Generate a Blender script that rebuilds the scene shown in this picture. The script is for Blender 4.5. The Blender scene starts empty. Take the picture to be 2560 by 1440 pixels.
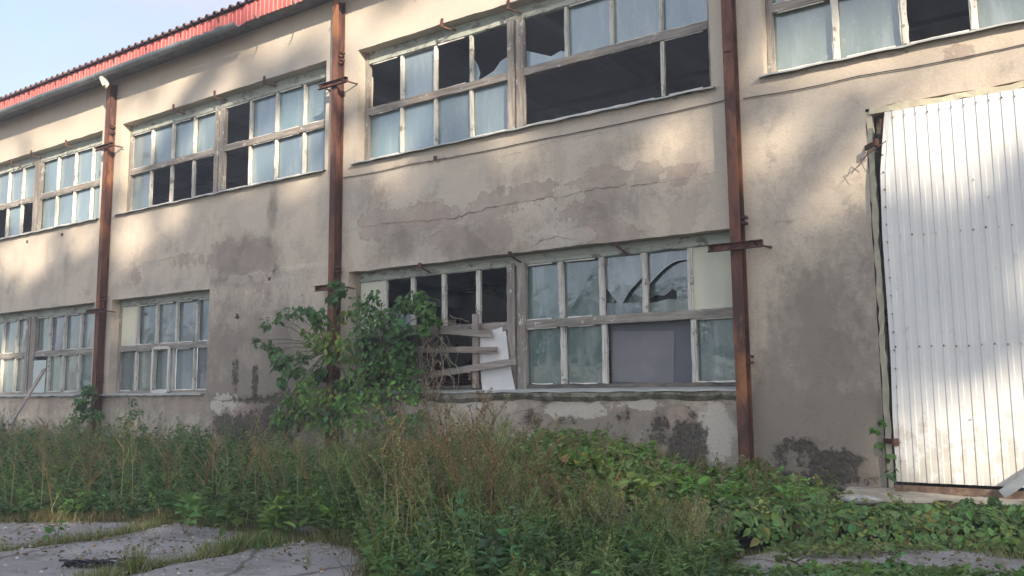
import bpy, math, random
import numpy as np
from math import radians as RAD
random.seed(7); rng = np.random.default_rng(11)
scene = bpy.context.scene
col = scene.collection

# ------------------------------------------------------------------ camera
F_PX, PIT, YAW, ROL = 2150.0, .1208, .5960, -.0081
CAM = np.array([19.478, -11.373, 1.45])
_cy, _sy, _cp, _sp = math.cos(YAW), math.sin(YAW), math.cos(PIT), math.sin(PIT)
Fv = np.array([-_sy*_cp, _cy*_cp, _sp]); Rv = np.array([_cy, _sy, 0.0]); Uv = np.cross(Rv, Fv)
_cr, _sr = math.cos(ROL), math.sin(ROL)
Rv, Uv = _cr*Rv+_sr*Uv, -_sr*Rv+_cr*Uv
cd = bpy.data.cameras.new('camera'); cam = bpy.data.objects.new('camera', cd); col.objects.link(cam)
cd.sensor_width = 36.0; cd.lens = 36.0*F_PX/2560; cd.clip_start = .1; cd.clip_end = 3000
from mathutils import Matrix, Vector
_m = Matrix.Identity(4)
for i in range(3):
    _m[i][0], _m[i][1], _m[i][2], _m[i][3] = Rv[i], Uv[i], -Fv[i], CAM[i]
cam.matrix_world = _m
scene.camera = cam

def ray(x, y): return Fv + Rv*((x-1280)/F_PX) - Uv*((y-720)/F_PX)
def at(x, y, Y=0.0):            # the point of the plane Y = const seen at a pixel of the 2560 x 1440 photograph
    d = ray(x, y); return CAM + d*((Y-CAM[1])/d[1])
def gat(x, y, z=0.0):           # the same for a level plane
    d = ray(x, y); return CAM + d*((z-CAM[2])/d[2])

# ------------------------------------------------------------------ light
SUN = np.array([1.3, -1.0, .70]); SUNn = SUN/np.linalg.norm(SUN)
el = math.asin(SUNn[2]); az = math.atan2(SUNn[0], SUNn[1])
sl = bpy.data.lights.new('sun', 'SUN'); sl.energy = 5.0; sl.angle = RAD(0.7); sl.color = (1, .85, .66)
so = bpy.data.objects.new('sun', sl); col.objects.link(so)
so.rotation_mode = 'QUATERNION'; so.rotation_quaternion = Vector(-SUNn).to_track_quat('-Z', 'Y')
so.location = (40, -20, 30)
w = bpy.data.worlds.new('World'); scene.world = w; w.use_nodes = True
nt = w.node_tree; nt.nodes.clear()
sky = nt.nodes.new('ShaderNodeTexSky'); sky.sky_type = 'NISHITA'; sky.sun_disc = False
sky.sun_elevation = el; sky.sun_rotation = az; sky.dust_density = .7; sky.air_density = 1.0
tc = nt.nodes.new('ShaderNodeTexCoord')
mp = nt.nodes.new('ShaderNodeMapping'); mp.inputs['Scale'].default_value = (1, 1, 2.4); mp.inputs['Location'].default_value = (.35, .2, .1)
nz = nt.nodes.new('ShaderNodeTexNoise'); nz.inputs['Scale'].default_value = 1.7; nz.inputs['Detail'].default_value = 7; nz.inputs['Roughness'].default_value = .55
rp = nt.nodes.new('ShaderNodeValToRGB'); rp.color_ramp.elements[0].position = .36; rp.color_ramp.elements[1].position = .60
mx = nt.nodes.new('ShaderNodeMix'); mx.data_type = 'RGBA'
gm = nt.nodes.new('ShaderNodeVectorMath'); gm.operation = 'DOT_PRODUCT'; gm.inputs[1].default_value = tuple(SUNn)
gr = nt.nodes.new('ShaderNodeMapRange'); gr.interpolation_type = 'SMOOTHSTEP'; gr.inputs['From Min'].default_value = -.45; gr.inputs['From Max'].default_value = .95
cm = nt.nodes.new('ShaderNodeMix'); cm.data_type = 'RGBA'; cm.inputs['A'].default_value = (2.5, 2.75, 3.5, 1); cm.inputs['B'].default_value = (8.0, 8.1, 8.6, 1)   # clouds: grey-lilac away from the sun, bright round it
nt.links.new(tc.outputs['Generated'], gm.inputs[0]); nt.links.new(gm.outputs['Value'], gr.inputs['Value']); nt.links.new(gr.outputs['Result'], cm.inputs['Factor']); nt.links.new(cm.outputs['Result'], mx.inputs['B'])
bg = nt.nodes.new('ShaderNodeBackground'); bg.inputs['Strength'].default_value = .104
ow = nt.nodes.new('ShaderNodeOutputWorld')
L = nt.links.new
L(tc.outputs['Generated'], mp.inputs['Vector']); L(mp.outputs[0], nz.inputs['Vector']); L(nz.outputs['Fac'], rp.inputs['Fac'])
L(rp.outputs['Color'], mx.inputs['Factor']); L(sky.outputs[0], mx.inputs['A']); L(mx.outputs['Result'], bg.inputs['Color']); L(bg.outputs[0], ow.inputs[0])
scene.view_settings.view_transform = 'Standard'; scene.view_settings.look = 'None'
scene.view_settings.exposure = 1.48; scene.view_settings.gamma = 1
scene.cycles.max_bounces = 7; scene.cycles.diffuse_bounces = 4; scene.cycles.glossy_bounces = 3; scene.cycles.transparent_max_bounces = 6

# ------------------------------------------------------------------ material helpers
class NT:
    def __init__(s, name):
        s.m = bpy.data.materials.new(name); s.m.use_nodes = True; s.t = s.m.node_tree; s.t.nodes.clear()
        s.o = s.t.nodes.new('ShaderNodeOutputMaterial'); s.tc = s.t.nodes.new('ShaderNodeTexCoord')
        s.P = s.tc.outputs['Object']
    def put(s, sock, v):
        if isinstance(v, bpy.types.NodeSocket): s.t.links.new(v, sock)
        elif v is not None:
            if isinstance(v, (tuple, list)) and len(v) == 3 and sock.type == 'RGBA': v = (*v, 1)
            sock.default_value = v
    def noise(s, scale, detail=4, rough=.55, vec=None, dist=0, col=False):
        n = s.t.nodes.new('ShaderNodeTexNoise'); s.put(n.inputs['Vector'], vec or s.P); s.put(n.inputs['Scale'], scale)
        n.inputs['Detail'].default_value = detail; n.inputs['Roughness'].default_value = rough; n.inputs['Distortion'].default_value = dist
        return n.outputs['Color' if col else 'Fac']
    def vor(s, scale, vec=None, feature='F1', out='Distance'):
        n = s.t.nodes.new('ShaderNodeTexVoronoi'); n.feature = feature; s.put(n.inputs['Vector'], vec or s.P); n.inputs['Scale'].default_value = scale
        return n.outputs[out]
    def map(s, scale=(1, 1, 1), loc=(0, 0, 0), rot=(0, 0, 0), vec=None):
        n = s.t.nodes.new('ShaderNodeMapping'); s.put(n.inputs['Vector'], vec or s.P)
        n.inputs['Scale'].default_value = scale; n.inputs['Location'].default_value = loc; n.inputs['Rotation'].default_value = rot
        return n.outputs[0]
    def step(s, f, lo, hi, a=0.0, b=1.0):
        n = s.t.nodes.new('ShaderNodeMapRange'); n.interpolation_type = 'SMOOTHSTEP'; s.put(n.inputs['Value'], f)
        n.inputs['From Min'].default_value = lo; n.inputs['From Max'].default_value = hi
        n.inputs['To Min'].default_value = a; n.inputs['To Max'].default_value = b
        return n.outputs['Result']
    def math(s, op, a, b=None, clamp=False):
        n = s.t.nodes.new('ShaderNodeMath'); n.operation = op; n.use_clamp = clamp; s.put(n.inputs[0], a)
        if b is not None: s.put(n.inputs[1], b)
        return n.outputs[0]
    def mix(s, f, a, b, mode='MIX'):
        n = s.t.nodes.new('ShaderNodeMix'); n.data_type = 'RGBA'; n.blend_type = mode
        s.put(n.inputs['Factor'], f); s.put(n.inputs['A'], a); s.put(n.inputs['B'], b); return n.outputs['Result']
    def attr(s, name, out='Color'):
        n = s.t.nodes.new('ShaderNodeAttribute'); n.attribute_name = name; return n.outputs[out]
    def sep(s, v=None):
        n = s.t.nodes.new('ShaderNodeSeparateXYZ'); s.put(n.inputs[0], v or s.P); return n.outputs
    def bump(s, h, strength=.5, dist=.02):
        n = s.t.nodes.new('ShaderNodeBump'); s.put(n.inputs['Height'], h); n.inputs['Strength'].default_value = strength; n.inputs['Distance'].default_value = dist
        return n.outputs[0]
    def bsdf(s, colr, rough=.8, metal=0, spec=.3, normal=None, ior=None):
        n = s.t.nodes.new('ShaderNodeBsdfPrincipled'); s.put(n.inputs['Base Color'], colr); s.put(n.inputs['Roughness'], rough)
        s.put(n.inputs['Metallic'], metal); s.put(n.inputs['Specular IOR Level'], spec)
        if normal: s.put(n.inputs['Normal'], normal)
        if ior: n.inputs['IOR'].default_value = ior
        return n.outputs[0]
    def out(s, sh):
        s.t.links.new(sh, s.o.inputs[0]); return s.m

M = {}
# ---- stucco of the facade: masks peel / mold / damp / pale / light come from per-vertex fields, broken up by noise
def stucco():
    h = NT('weathered_stucco')
    big = h.noise(.35, 5, .6); mid = h.noise(1.6, 6, .62); fine = h.noise(26, 4, .6); edge = h.noise(5.5, 9, .68)
    streak = h.noise(3.2, 5, .6, vec=h.map((1, 1, .11)))
    c = h.mix(h.step(big, .35, .65), (.56, .485, .395), (.48, .43, .37))
    c = h.mix(h.step(mid, .45, .75, 0, .5), c, (.565, .49, .40))
    c = h.mix(h.step(streak, .55, .8, 0, .45), c, (.27, .255, .24))
    blot = h.noise(1.1, 9, .70, vec=h.map((1, 1, .8), (5, 0, 3)), dist=.4)
    zz = h.sep()[2]; lowz = h.step(zz, 6.2, 4.6)
    c = h.mix(h.math('MULTIPLY', h.step(blot, .50, .56, 0, .38), lowz), c, (.36, .29, .25))
    c = h.mix(h.math('MULTIPLY', h.step(h.noise(1.7, 9, .72, vec=h.map(loc=(2, 0, 7))), .54, .66, 0, .6), lowz), c, (.27, .245, .215))
    c = h.mix(h.math('MULTIPLY', h.step(h.noise(34, 7, .75), .53, .66, 0, .38), h.step(zz, 7.5, 4.5, .25, 1)), c, (.20, .18, .16))
    e = h.math('SUBTRACT', edge, .5)
    def mask(name, amp=1.3, lo=.47, hi=.53, nz=None):
        f = h.attr(name, 'Fac'); f = h.math('ADD', f, h.math('MULTIPLY', nz or e, amp)); return h.step(f, lo, hi)
    up = h.attr('damp', 'Fac')
    gr = h.math('ADD', h.math('MULTIPLY', h.noise(2.6, 8, .68, vec=h.map((1, 1, .55))), .7), h.math('MULTIPLY', h.noise(11, 7, .7), .3))
    c = h.mix(h.math('MULTIPLY', h.step(h.math('ADD', up, h.math('MULTIPLY', h.math('SUBTRACT', gr, .5), 1.6)), .25, .9), .8), c, (.185, .16, .135))
    pe = mask('peel', 1.5, .485, .515)
    pc = h.mix(h.step(h.noise(3.0, 6, .6), .35, .65), (.40, .305, .26), (.29, .25, .22))
    c = h.mix(h.math('MULTIPLY', pe, h.step(mid, .3, .7, .4, .85)), c, pc)
    pa = mask('pale', 1.5, .485, .52)
    c = h.mix(h.math('MULTIPLY', pa, h.step(zz, 1.3, 1.9, .85, .40)), c, (.54, .50, .44))
    spots = h.step(h.noise(17, 6, .72), .60, .66)
    sm = h.math('MULTIPLY', spots, h.step(h.attr('damp', 'Fac'), .1, .5))
    c = h.mix(h.math('MULTIPLY', sm, .55), c, (.085, .08, .075))
    br = mask('mold', 1.6, .30, .60, h.math('SUBTRACT', h.noise(3.5, 9, .7), .5))
    c = h.mix(h.math('MULTIPLY', br, .55), c, (.15, .12, .085))
    mo = mask('mold', 2.6, .46, .60, h.math('SUBTRACT', h.noise(6, 11, .78), .5))
    c = h.mix(h.math('MULTIPLY', mo, h.step(h.noise(20, 6, .7), .35, .65, .55, .95)), c, (.026, .024, .020))
    c = h.mix(h.step(fine, .3, .8, 0, .25), c, (.25, .23, .21))
    pits = h.step(h.vor(14, vec=h.map((1, 1, 1))), .06, .10)
    c = h.mix(h.math('MULTIPLY', h.math('SUBTRACT', 1, pits), .35), c, (.14, .125, .11))
    hh = h.math('ADD', h.math('MULTIPLY', fine, .35), h.math('MULTIPLY', h.noise(90, 3, .6), .35))
    hh = h.math('ADD', hh, h.math('MULTIPLY', mid, 1.2))
    hh = h.math('SUBTRACT', hh, h.math('MULTIPLY', pe, .7)); hh = h.math('SUBTRACT', hh, h.math('MULTIPLY', mo, .4)); hh = h.math('ADD', hh, h.math('MULTIPLY', pa, .35))
    return h.out(h.bsdf(c, .92, 0, .15, h.bump(hh, .6, .014)))
M['stucco'] = stucco()

def simple(name, c1, c2, scale=3, rough=.8, spec=.3, metal=0, bump=.3, bs=20, dist=.01, stretch=(1, 1, 1), lo=.4, hi=.65):
    h = NT(name); v = h.map(stretch)
    c = h.mix(h.step(h.noise(scale, 7, .62, vec=v), lo, hi), c1, c2)
    return h.out(h.bsdf(c, rough, metal, spec, h.bump(h.noise(bs, 5, .6, vec=v), bump, dist)))
def wood(name, stretch, paint=.5, c1=(.17, .155, .14), c2=(.34, .31, .28), pc=(.60, .60, .56)):
    h = NT(name); v = h.map(stretch)
    g = h.noise(16, 7, .68, vec=v, dist=.6)
    c = h.mix(h.step(g, .35, .68), c1, c2)
    c = h.mix(h.step(h.noise(2.2, 3, .5), .45, .7, 0, .35), c, (.26, .20, .15))
    pn = h.noise(7, 8, .75, vec=h.map(tuple(.55+.45*s for s in stretch)))
    pm = h.step(h.math('ADD', pn, paint-.5), .49, .53)
    c = h.mix(h.math('MULTIPLY', pm, .85), c, h.mix(h.step(g, .4, .6), pc, tuple(.75*q for q in pc)))
    crack = h.step(g, .30, .36)
    c = h.mix(crack, (.06, .055, .05), c)
    return h.out(h.bsdf(c, .85, 0, .2, h.bump(h.math('ADD', g, h.math('MULTIPLY', pm, .35)), .7, .006)))
M['wood_h'] = wood('grey_wood_lengthwise', (.08, 1, 1), .40)
M['wood_v'] = wood('grey_wood_upright', (1, 1, .08), .42)
M['paint_v'] = wood('peeling_white_wood_upright', (1, 1, .12), .60, pc=(.66, .65, .60))
M['head_h'] = wood('flaking_pale_green_wood', (.12, 1, 1), .56, c1=(.14, .14, .12), c2=(.30, .31, .28), pc=(.43, .47, .42))
M['plank_h'] = wood('bare_grey_plank', (.07, 1, 1), .12, c1=(.19, .165, .145), c2=(.36, .32, .29))
M['plank_v'] = wood('bare_grey_plank_upright', (1, 1, .07), .12, c1=(.19, .165, .145), c2=(.36, .32, .29))
M['rot'] = wood('rotten_sill_wood', (.1, 1, 1), .30, c1=(.05, .048, .045), c2=(.17, .16, .145), pc=(.5, .5, .46))

def rust():
    h = NT('rusty_steel'); v = h.map((1, 1, .22))
    a = h.noise(6, 8, .7, vec=v); b = h.noise(1.3, 5, .6, vec=h.map((1, 1, .5))); f = h.noise(45, 5, .65)
    c = h.mix(h.step(a, .38, .62), (.075, .038, .032), (.165, .075, .052))
    c = h.mix(h.step(b, .50, .66, 0, .75), c, (.36, .155, .062))
    c = h.mix(h.step(h.noise(11, 8, .75, vec=v), .60, .66, 0, .7), c, (.24, .17, .15))
    c = h.mix(h.step(h.noise(3, 6, .7, vec=h.map((1.2, 1, .3), (4, 0, 2))), .58, .63, 0, .75), c, (.055, .035, .032))
    return h.out(h.bsdf(c, .8, 0, .3, h.bump(h.math('ADD', f, a), .5, .006)))
M['rust'] = rust()
M['rust_dark'] = simple('dark_rust', (.06, .032, .026), (.15, .07, .05), 9, bump=.5)
M['zinc'] = simple('weathered_zinc', (.18, .21, .23), (.28, .31, .33), 2.5, .55, .5, .25, .1, 30, stretch=(.4, 1, 1))
M['tin'] = simple('tin_window_ledge', (.34, .36, .35), (.46, .46, .43), 5, .55, .4, .15, .25, 25, stretch=(.3, 1, 1))
M['roof'] = simple('brown_roof_sheet', (.10, .070, .075), (.17, .115, .11), 5, .7, .3, 0, .2)
M['fascia'] = simple('faded_red_sheet', (.40, .085, .075), (.48, .13, .11), 3, .5, .4, 0, .1, 12, stretch=(1, 1, .3))
M['soffit'] = simple('grey_eaves_board', (.16, .165, .17), (.24, .235, .23), 4, bump=.3)
M['concrete_in'] = simple('dim_room_plaster', (.42, .42, .40), (.56, .55, .52), 1.2, bump=.2)
M['ceiling'] = simple('dim_ceiling_concrete', (.40, .41, .43), (.52, .53, .55), .8, bump=.2, stretch=(1, .3, 1))
M['dark_wood'] = simple('dark_board', (.07, .06, .055), (.14, .12, .10), 6)
M['filler'] = simple('cracked_white_mortar', (.55, .54, .50), (.70, .68, .64), 6, bump=.8, bs=18, dist=.02)
M['rubber'] = simple('black_rubber', (.012, .014, .018), (.03, .033, .04), 14, .5, .4)
M['stone'] = simple('pale_stone', (.30, .29, .27), (.45, .43, .39), 8, bump=.8, bs=18, dist=.02)
M['whiteboard'] = simple('white_hardboard', (.56, .56, .56), (.66, .655, .65), 2.2, .7, .3, 0, .15)
M['cable'] = simple('dark_cable', (.05, .048, .045), (.12, .11, .10), 12)
M['crack'] = simple('crack_shadowed_gap', (.10, .085, .072), (.20, .175, .15), 12)

def doormat():
    h = NT('white_painted_sheet')
    x, y, z = h.sep()
    c = h.mix(h.step(h.noise(2.5, 6, .6, vec=h.map((1, 1, .25))), .35, .7), (.67, .67, .655), (.60, .605, .605))
    low = h.step(z, 1.5, .3); gr = h.noise(6, 9, .72, vec=h.map((1, 1, .6)))
    c = h.mix(h.math('MULTIPLY', h.step(h.math('ADD', gr, h.math('MULTIPLY', low, .22)), .58, .72), .6), c, (.40, .37, .31))
    c = h.mix(h.math('MULTIPLY', h.step(h.noise(15, 8, .75), .66, .70), .5), c, (.30, .22, .16))
    rs = h.noise(9, 7, .7, vec=h.map((1, 1, .07)))
    c = h.mix(h.math('MULTIPLY', h.step(rs, .62, .74), .35), c, (.36, .27, .20))
    return h.out(h.bsdf(c, .6, 0, .35, h.bump(h.noise(1.8, 4, .5, vec=h.map((1, 1, .7))), .35, .02)))
M['door'] = doormat()

def glass(name, ior=1.6, rough=.06, wav=.25):
    h = NT(name)
    a = h.attr('col'); st = h.noise(5, 7, .65, vec=h.map((1, 1, .18)))
    c = h.mix(h.step(st, .45, .75, 0, .45), a, (.34, .37, .37))
    c = h.mix(h.step(h.noise(20, 8, .7), .58, .70, 0, .35), c, (.45, .46, .44))
    r = h.step(h.noise(4, 6, .6, vec=h.map((1, 1, .3))), .35, .75, rough, rough+.22)
    nrm = h.bump(h.math('ADD', h.noise(2.2, 3, .5), h.math('MULTIPLY', h.noise(9, 4, .5, vec=h.map((1, 1, .5), rot=(0, .5, 0))), .25)), wav, .02)
    d = h.bsdf(c, .9, 0, .05, None)
    g = h.t.nodes.new('ShaderNodeBsdfGlossy'); h.put(g.inputs['Roughness'], r); g.inputs['Color'].default_value = (.92, .95, 1, 1); h.put(g.inputs['Normal'], nrm)
    fr = h.t.nodes.new('ShaderNodeFresnel'); fr.inputs['IOR'].default_value = ior
    ms = h.t.nodes.new('ShaderNodeMixShader'); h.put(ms.inputs[0], h.math('ADD', h.math('MULTIPLY', fr.outputs[0], 1.2), .06, True))
    h.t.links.new(d, ms.inputs[1]); h.t.links.new(g.outputs[0], ms.inputs[2])
    return h.out(ms.outputs[0])
M['glass'] = glass('dusty_window_glass')
M['glass_low'] = glass('clearer_window_glass', 1.6, .05, .55)

def leafmat(name, trans=.35, rough=.6):
    h = NT(name); a = h.attr('col')
    c = h.mix(h.noise(40, 2, .5), a, h.mix(.35, a, (.10, .13, .03)))
    d = h.bsdf(c, rough, 0, .25)
    t = h.t.nodes.new('ShaderNodeBsdfTranslucent'); h.put(t.inputs[0], h.mix(.5, c, (.16, .22, .03)))
    ms = h.t.nodes.new('ShaderNodeMixShader'); ms.inputs[0].default_value = trans
    h.t.links.new(d, ms.inputs[1]); h.t.links.new(t.outputs[0], ms.inputs[2]); return h.out(ms.outputs[0])
M['leaf'] = leafmat('leaf'); M['stem'] = leafmat('stem', .05, .8)

def soil():
    h = NT('soil_and_litter')
    c = h.mix(h.step(h.noise(3, 7, .65), .35, .65), (.045, .038, .028), (.10, .082, .06))
    c = h.mix(h.step(h.noise(14, 7, .7), .55, .65, 0, .6), c, (.05, .07, .03))
    return h.out(h.bsdf(c, .95, 0, .1, h.bump(h.noise(25, 6, .7), .8, .03)))
M['soil'] = soil()
def pavement():
    h = NT('worn_concrete')
    c = h.mix(h.step(h.noise(.9, 7, .62), .35, .65), (.21, .20, .20), (.30, .285, .28))
    c = h.mix(h.step(h.noise(4.5, 8, .7), .50, .68, 0, .6), c, (.22, .205, .195))
    c = h.mix(h.step(h.noise(38, 5, .7), .56, .70, 0, .4), c, (.16, .15, .145))
    c = h.mix(h.step(h.noise(55, 4, .7, vec=h.map(loc=(3, 1, 0))), .60, .68, 0, .7), c, (.52, .50, .48))
    c = h.mix(h.math('MULTIPLY', h.step(h.noise(1.7, 9, .75, vec=h.map(loc=(7, 2, 0))), .52, .62), .6), c, (.13, .125, .10))
    v = h.vor(.75, vec=h.mix(.25, h.P, h.noise(3, 6, .6, col=True)), feature='DISTANCE_TO_EDGE')
    c = h.mix(h.math('MULTIPLY', h.step(v, .006, .022, 1, 0), .75), c, (.08, .07, .06))
    return h.out(h.bsdf(c, .92, 0, .2, h.bump(h.math('ADD', h.noise(38, 6, .7), h.noise(3, 5, .6)), .8, .012)))
M['concrete'] = pavement()
M['threshold'] = simple('sunlit_rubble_concrete', (.34, .30, .24), (.48, .43, .35), 4, bump=1, bs=14, dist=.04)
def brickwall():
    h = NT('brick_with_plaster')
    n = h.t.nodes.new('ShaderNodeTexBrick'); h.put(n.inputs['Vector'], h.map(rot=(RAD(90), 0, 0)))
    n.inputs['Color1'].default_value = (.17, .06, .04, 1); n.inputs['Color2'].default_value = (.26, .10, .065, 1); n.inputs['Mortar'].default_value = (.22, .20, .18, 1)
    n.inputs['Scale'].default_value = 1; n.inputs['Brick Width'].default_value = .26; n.inputs['Row Height'].default_value = .085; n.inputs['Mortar Size'].default_value = .008
    x, y, z = h.sep()
    f = h.math('ADD', h.noise(1.1, 7, .6), h.step(z, 1.2, 3.6, -.12, .10))
    pl = h.step(f, .50, .51)
    c = h.mix(pl, n.outputs['Color'], h.mix(h.noise(2, 5, .6), (.33, .32, .29), (.46, .44, .40)))
    return h.out(h.bsdf(c, .9, 0, .2, h.bump(h.math('ADD', pl, h.noise(20, 5, .6)), .6, .02)))
M['brick'] = brickwall()

# ------------------------------------------------------------------ mesh helpers
class Acc:
    """Collects polygons (numpy) and links them as ONE mesh object."""
    def __init__(s): s.v, s.l, s.t, s.c, s.mi, s.n = [], [], [], [], [], 0
    def add(s, V, faces, c=(.5, .5, .5), mi=0):
        V = np.asarray(V, float).reshape(-1, 3); k = len(V)
        s.v.append(V); cc = np.asarray(c, float)
        s.c.append(np.broadcast_to(cc, (k, 3)))
        for f in faces: s.l.append(np.asarray(f)+s.n)
        s.t.append(np.array([len(f) for f in faces])); s.mi.append(np.full(len(faces), mi)); s.n += k
    def stamp(s, V, faces, R, T, C, mi=0):      # N copies of a small shape
        V = np.asarray(V, float); N = len(T); k = len(V)
        if N == 0: return
        W = np.einsum('nij,kj->nki', R, V)+T[:, None, :]
        s.v.append(W.reshape(-1, 3)); s.c.append(np.repeat(C, k, 0))
        fl = np.concatenate([np.asarray(f) for f in faces]); ft = np.array([len(f) for f in faces])
        s.l.append((fl[None, :]+(np.arange(N)*k)[:, None]+s.n).ravel()); s.t.append(np.tile(ft, N)); s.mi.append(np.full(len(ft)*N, mi)); s.n += N*k
    def box(s, lo, hi, c=(.5, .5, .5), mi=0):
        x0, y0, z0 = lo; x1, y1, z1 = hi
        s.add([(x0,y0,z0),(x1,y0,z0),(x1,y1,z0),(x0,y1,z0),(x0,y0,z1),(x1,y0,z1),(x1,y1,z1),(x0,y1,z1)],
              [(0,3,2,1),(4,5,6,7),(0,1,5,4),(1,2,6,5),(2,3,7,6),(3,0,4,7)], c, mi)
    def beam(s, p0, p1, a, wa, wb, jit=.003, seg=.12, c=(.5, .5, .5), mi=0):
        """A bar from p0 to p1, half-width wa along a and wb across, edges slightly uneven."""
        p0, p1, a = (np.asarray(q, float) for q in (p0, p1, a)); d = p1-p0; ln = np.linalg.norm(d); d /= ln
        a = a-d*(a@d); a /= np.linalg.norm(a); b = np.cross(d, a)
        n = max(1, int(ln/seg)); V = []
        for i in range(n+1):
            q = p0+d*ln*i/n
            for sa, sb in ((-1,-1),(1,-1),(1,1),(-1,1)): V.append(q+a*(sa*wa+rng.normal()*jit)+b*(sb*wb+rng.normal()*jit*.5))
        Fs = [(0,1,2,3)[::-1], tuple(n*4+q for q in range(4))]
        for i in range(n):
            for q in range(4): Fs.append((i*4+q, i*4+(q+1) % 4, i*4+4+(q+1) % 4, i*4+4+q))
        s.add(V, Fs, c, mi)
    def tubes(s, P0, P1, r0, r1, C, mi=0, sides=3):
        P0, P1 = np.asarray(P0, float).reshape(-1, 3), np.asarray(P1, float).reshape(-1, 3); N = len(P0)
        if N == 0: return
        D = P1-P0; D = D/np.maximum(np.linalg.norm(D, axis=1, keepdims=True), 1e-6)
        ref = np.where(np.abs(D[:, 2:3]) > .8, np.array([[1., 0, 0]]), np.array([[0, 0, 1.]]))
        A = np.cross(D, ref); A /= np.linalg.norm(A, axis=1, keepdims=True); B = np.cross(D, A)
        r0 = np.broadcast_to(np.asarray(r0, float), (N,))[:, None]; r1 = np.broadcast_to(np.asarray(r1, float), (N,))[:, None]
        an = np.arange(sides)*2*np.pi/sides
        ring = [P0+r0*(A*np.cos(t)+B*np.sin(t)) for t in an]+[P1+r1*(A*np.cos(t)+B*np.sin(t)) for t in an]
        W = np.stack(ring, 1); s.v.append(W.reshape(-1, 3)); C = np.broadcast_to(np.asarray(C, float), (N, 3)); s.c.append(np.repeat(C, 2*sides, 0))
        Fs = np.array([(i, (i+1) % sides, sides+(i+1) % sides, sides+i) for i in range(sides)]).ravel()
        s.l.append((Fs[None, :]+(np.arange(N)*2*sides)[:, None]+s.n).ravel()); s.t.append(np.full(N*sides, 4)); s.mi.append(np.full(N*sides, mi)); s.n += N*2*sides
    def path(s, pts, r0, r1, c, mi=0, sides=5):
        pts = np.asarray(pts, float); k = len(pts)-1; rr = np.linspace(r0, r1, k+1)
        s.tubes(pts[:-1], pts[1:], rr[:-1], rr[1:], c, mi, sides)
    def build(s, name, mats, parent=None, smooth=False):
        me = bpy.data.meshes.new(name)
        v = np.concatenate(s.v); l = np.concatenate([np.ravel(q) for q in s.l]).astype(np.int32); t = np.concatenate(s.t).astype(np.int32)
        me.vertices.add(len(v)); me.vertices.foreach_set('co', v.ravel().astype(np.float32))
        me.loops.add(len(l)); me.loops.foreach_set('vertex_index', l)
        me.polygons.add(len(t)); me.polygons.foreach_set('loop_start', np.concatenate([[0], np.cumsum(t)[:-1]]).astype(np.int32))
        me.polygons.foreach_set('material_index', np.concatenate(s.mi).astype(np.int32))
        me.polygons.foreach_set('use_smooth', np.full(len(t), bool(smooth)))
        c = np.concatenate(s.c); a = me.attributes.new('col', 'FLOAT_COLOR', 'POINT')
        a.data.foreach_set('color', np.hstack([c, np.ones((len(c), 1))]).ravel().astype(np.float32))
        me.update(calc_edges=True); me.validate()
        for m in (mats if isinstance(mats, (list, tuple)) else [mats]): me.materials.append(m)
        o = bpy.data.objects.new(name, me); col.objects.link(o)
        if parent: o.parent = parent
        return o
def tag(o, label=None, cat=None, group=None, kind=None):
    for k, v in (('label', label), ('category', cat), ('group', group), ('kind', kind)):
        if v: o[k] = v
    return o
def empty(name, loc=(0, 0, 0)):
    o = bpy.data.objects.new(name, None); o.location = loc; o.empty_display_size = .2; col.objects.link(o); return o
def inpoly(P, poly):
    x, y = P[:, 0], P[:, 1]; ins = np.zeros(len(P), bool); n = len(poly)
    for i in range(n):
        x0, y0 = poly[i]; x1, y1 = poly[(i+1) % n]
        c = ((y0 > y) != (y1 > y)) & (x < (x1-x0)*(y-y0)/((y1-y0) if y1 != y0 else 1e-9)+x0); ins ^= c
    return ins
_gw = rng.random((64, 64))
def vnoise(x, y, s=1.0):            # cheap value noise
    x, y = np.asarray(x)*s+100, np.asarray(y)*s+100; xi, yi = np.floor(x).astype(int), np.floor(y).astype(int)
    fx, fy = x-xi, y-yi; fx, fy = fx*fx*(3-2*fx), fy*fy*(3-2*fy)
    g = lambda a, b: _gw[a % 64, b % 64]
    return (g(xi, yi)*(1-fx)+g(xi+1, yi)*fx)*(1-fy)+(g(xi, yi+1)*(1-fx)+g(xi+1, yi+1)*fx)*fy
def fbm(x, y, s=1.0): return .5*vnoise(x, y, s)+.3*vnoise(x, y, 2.3*s)+.2*vnoise(x, y, 5.1*s)

# ================================================================== SETTING
def gheight(X, Y):
    """Ground level: flat yard, rising a little towards the wall."""
    X, Y = np.asarray(X, float), np.asarray(Y, float)
    e = np.interp(X, [14, 15.5, 16.7, 17, 18.3, 20], [-5, -4.9, -3.7, -2.95, -2.3, -2.3])
    t = np.clip((Y-e)/(-.4-e), 0, 1); return -.03+.25*t*t*(3-2*t)
a = Acc(); n = 110
gx = np.linspace(-14, 26, n); gy = np.linspace(-14, .6, 60)
XX, YY = np.meshgrid(gx, gy); ZZ = gheight(XX, YY)+.02*(fbm(XX, YY, 1.5)-.5)
V = np.stack([XX, YY, ZZ], -1).reshape(-1, 3)
a.add(V, [(j*n+i, j*n+i+1, (j+1)*n+i+1, (j+1)*n+i) for j in range(59) for i in range(n-1)])
for (x0, x1, y0, y1) in ((-125, -14, -85, 55), (26, 85, -85, 55), (-14, 26, -85, -14), (-14, 26, .6, 55)):
    a.add([(x0, y0, -.05), (x1, y0, -.05), (x1, y1, -.05), (x0, y1, -.05)], [(0, 1, 2, 3)])
tag(a.build('ground', M['soil'], smooth=True), kind='structure')

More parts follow.
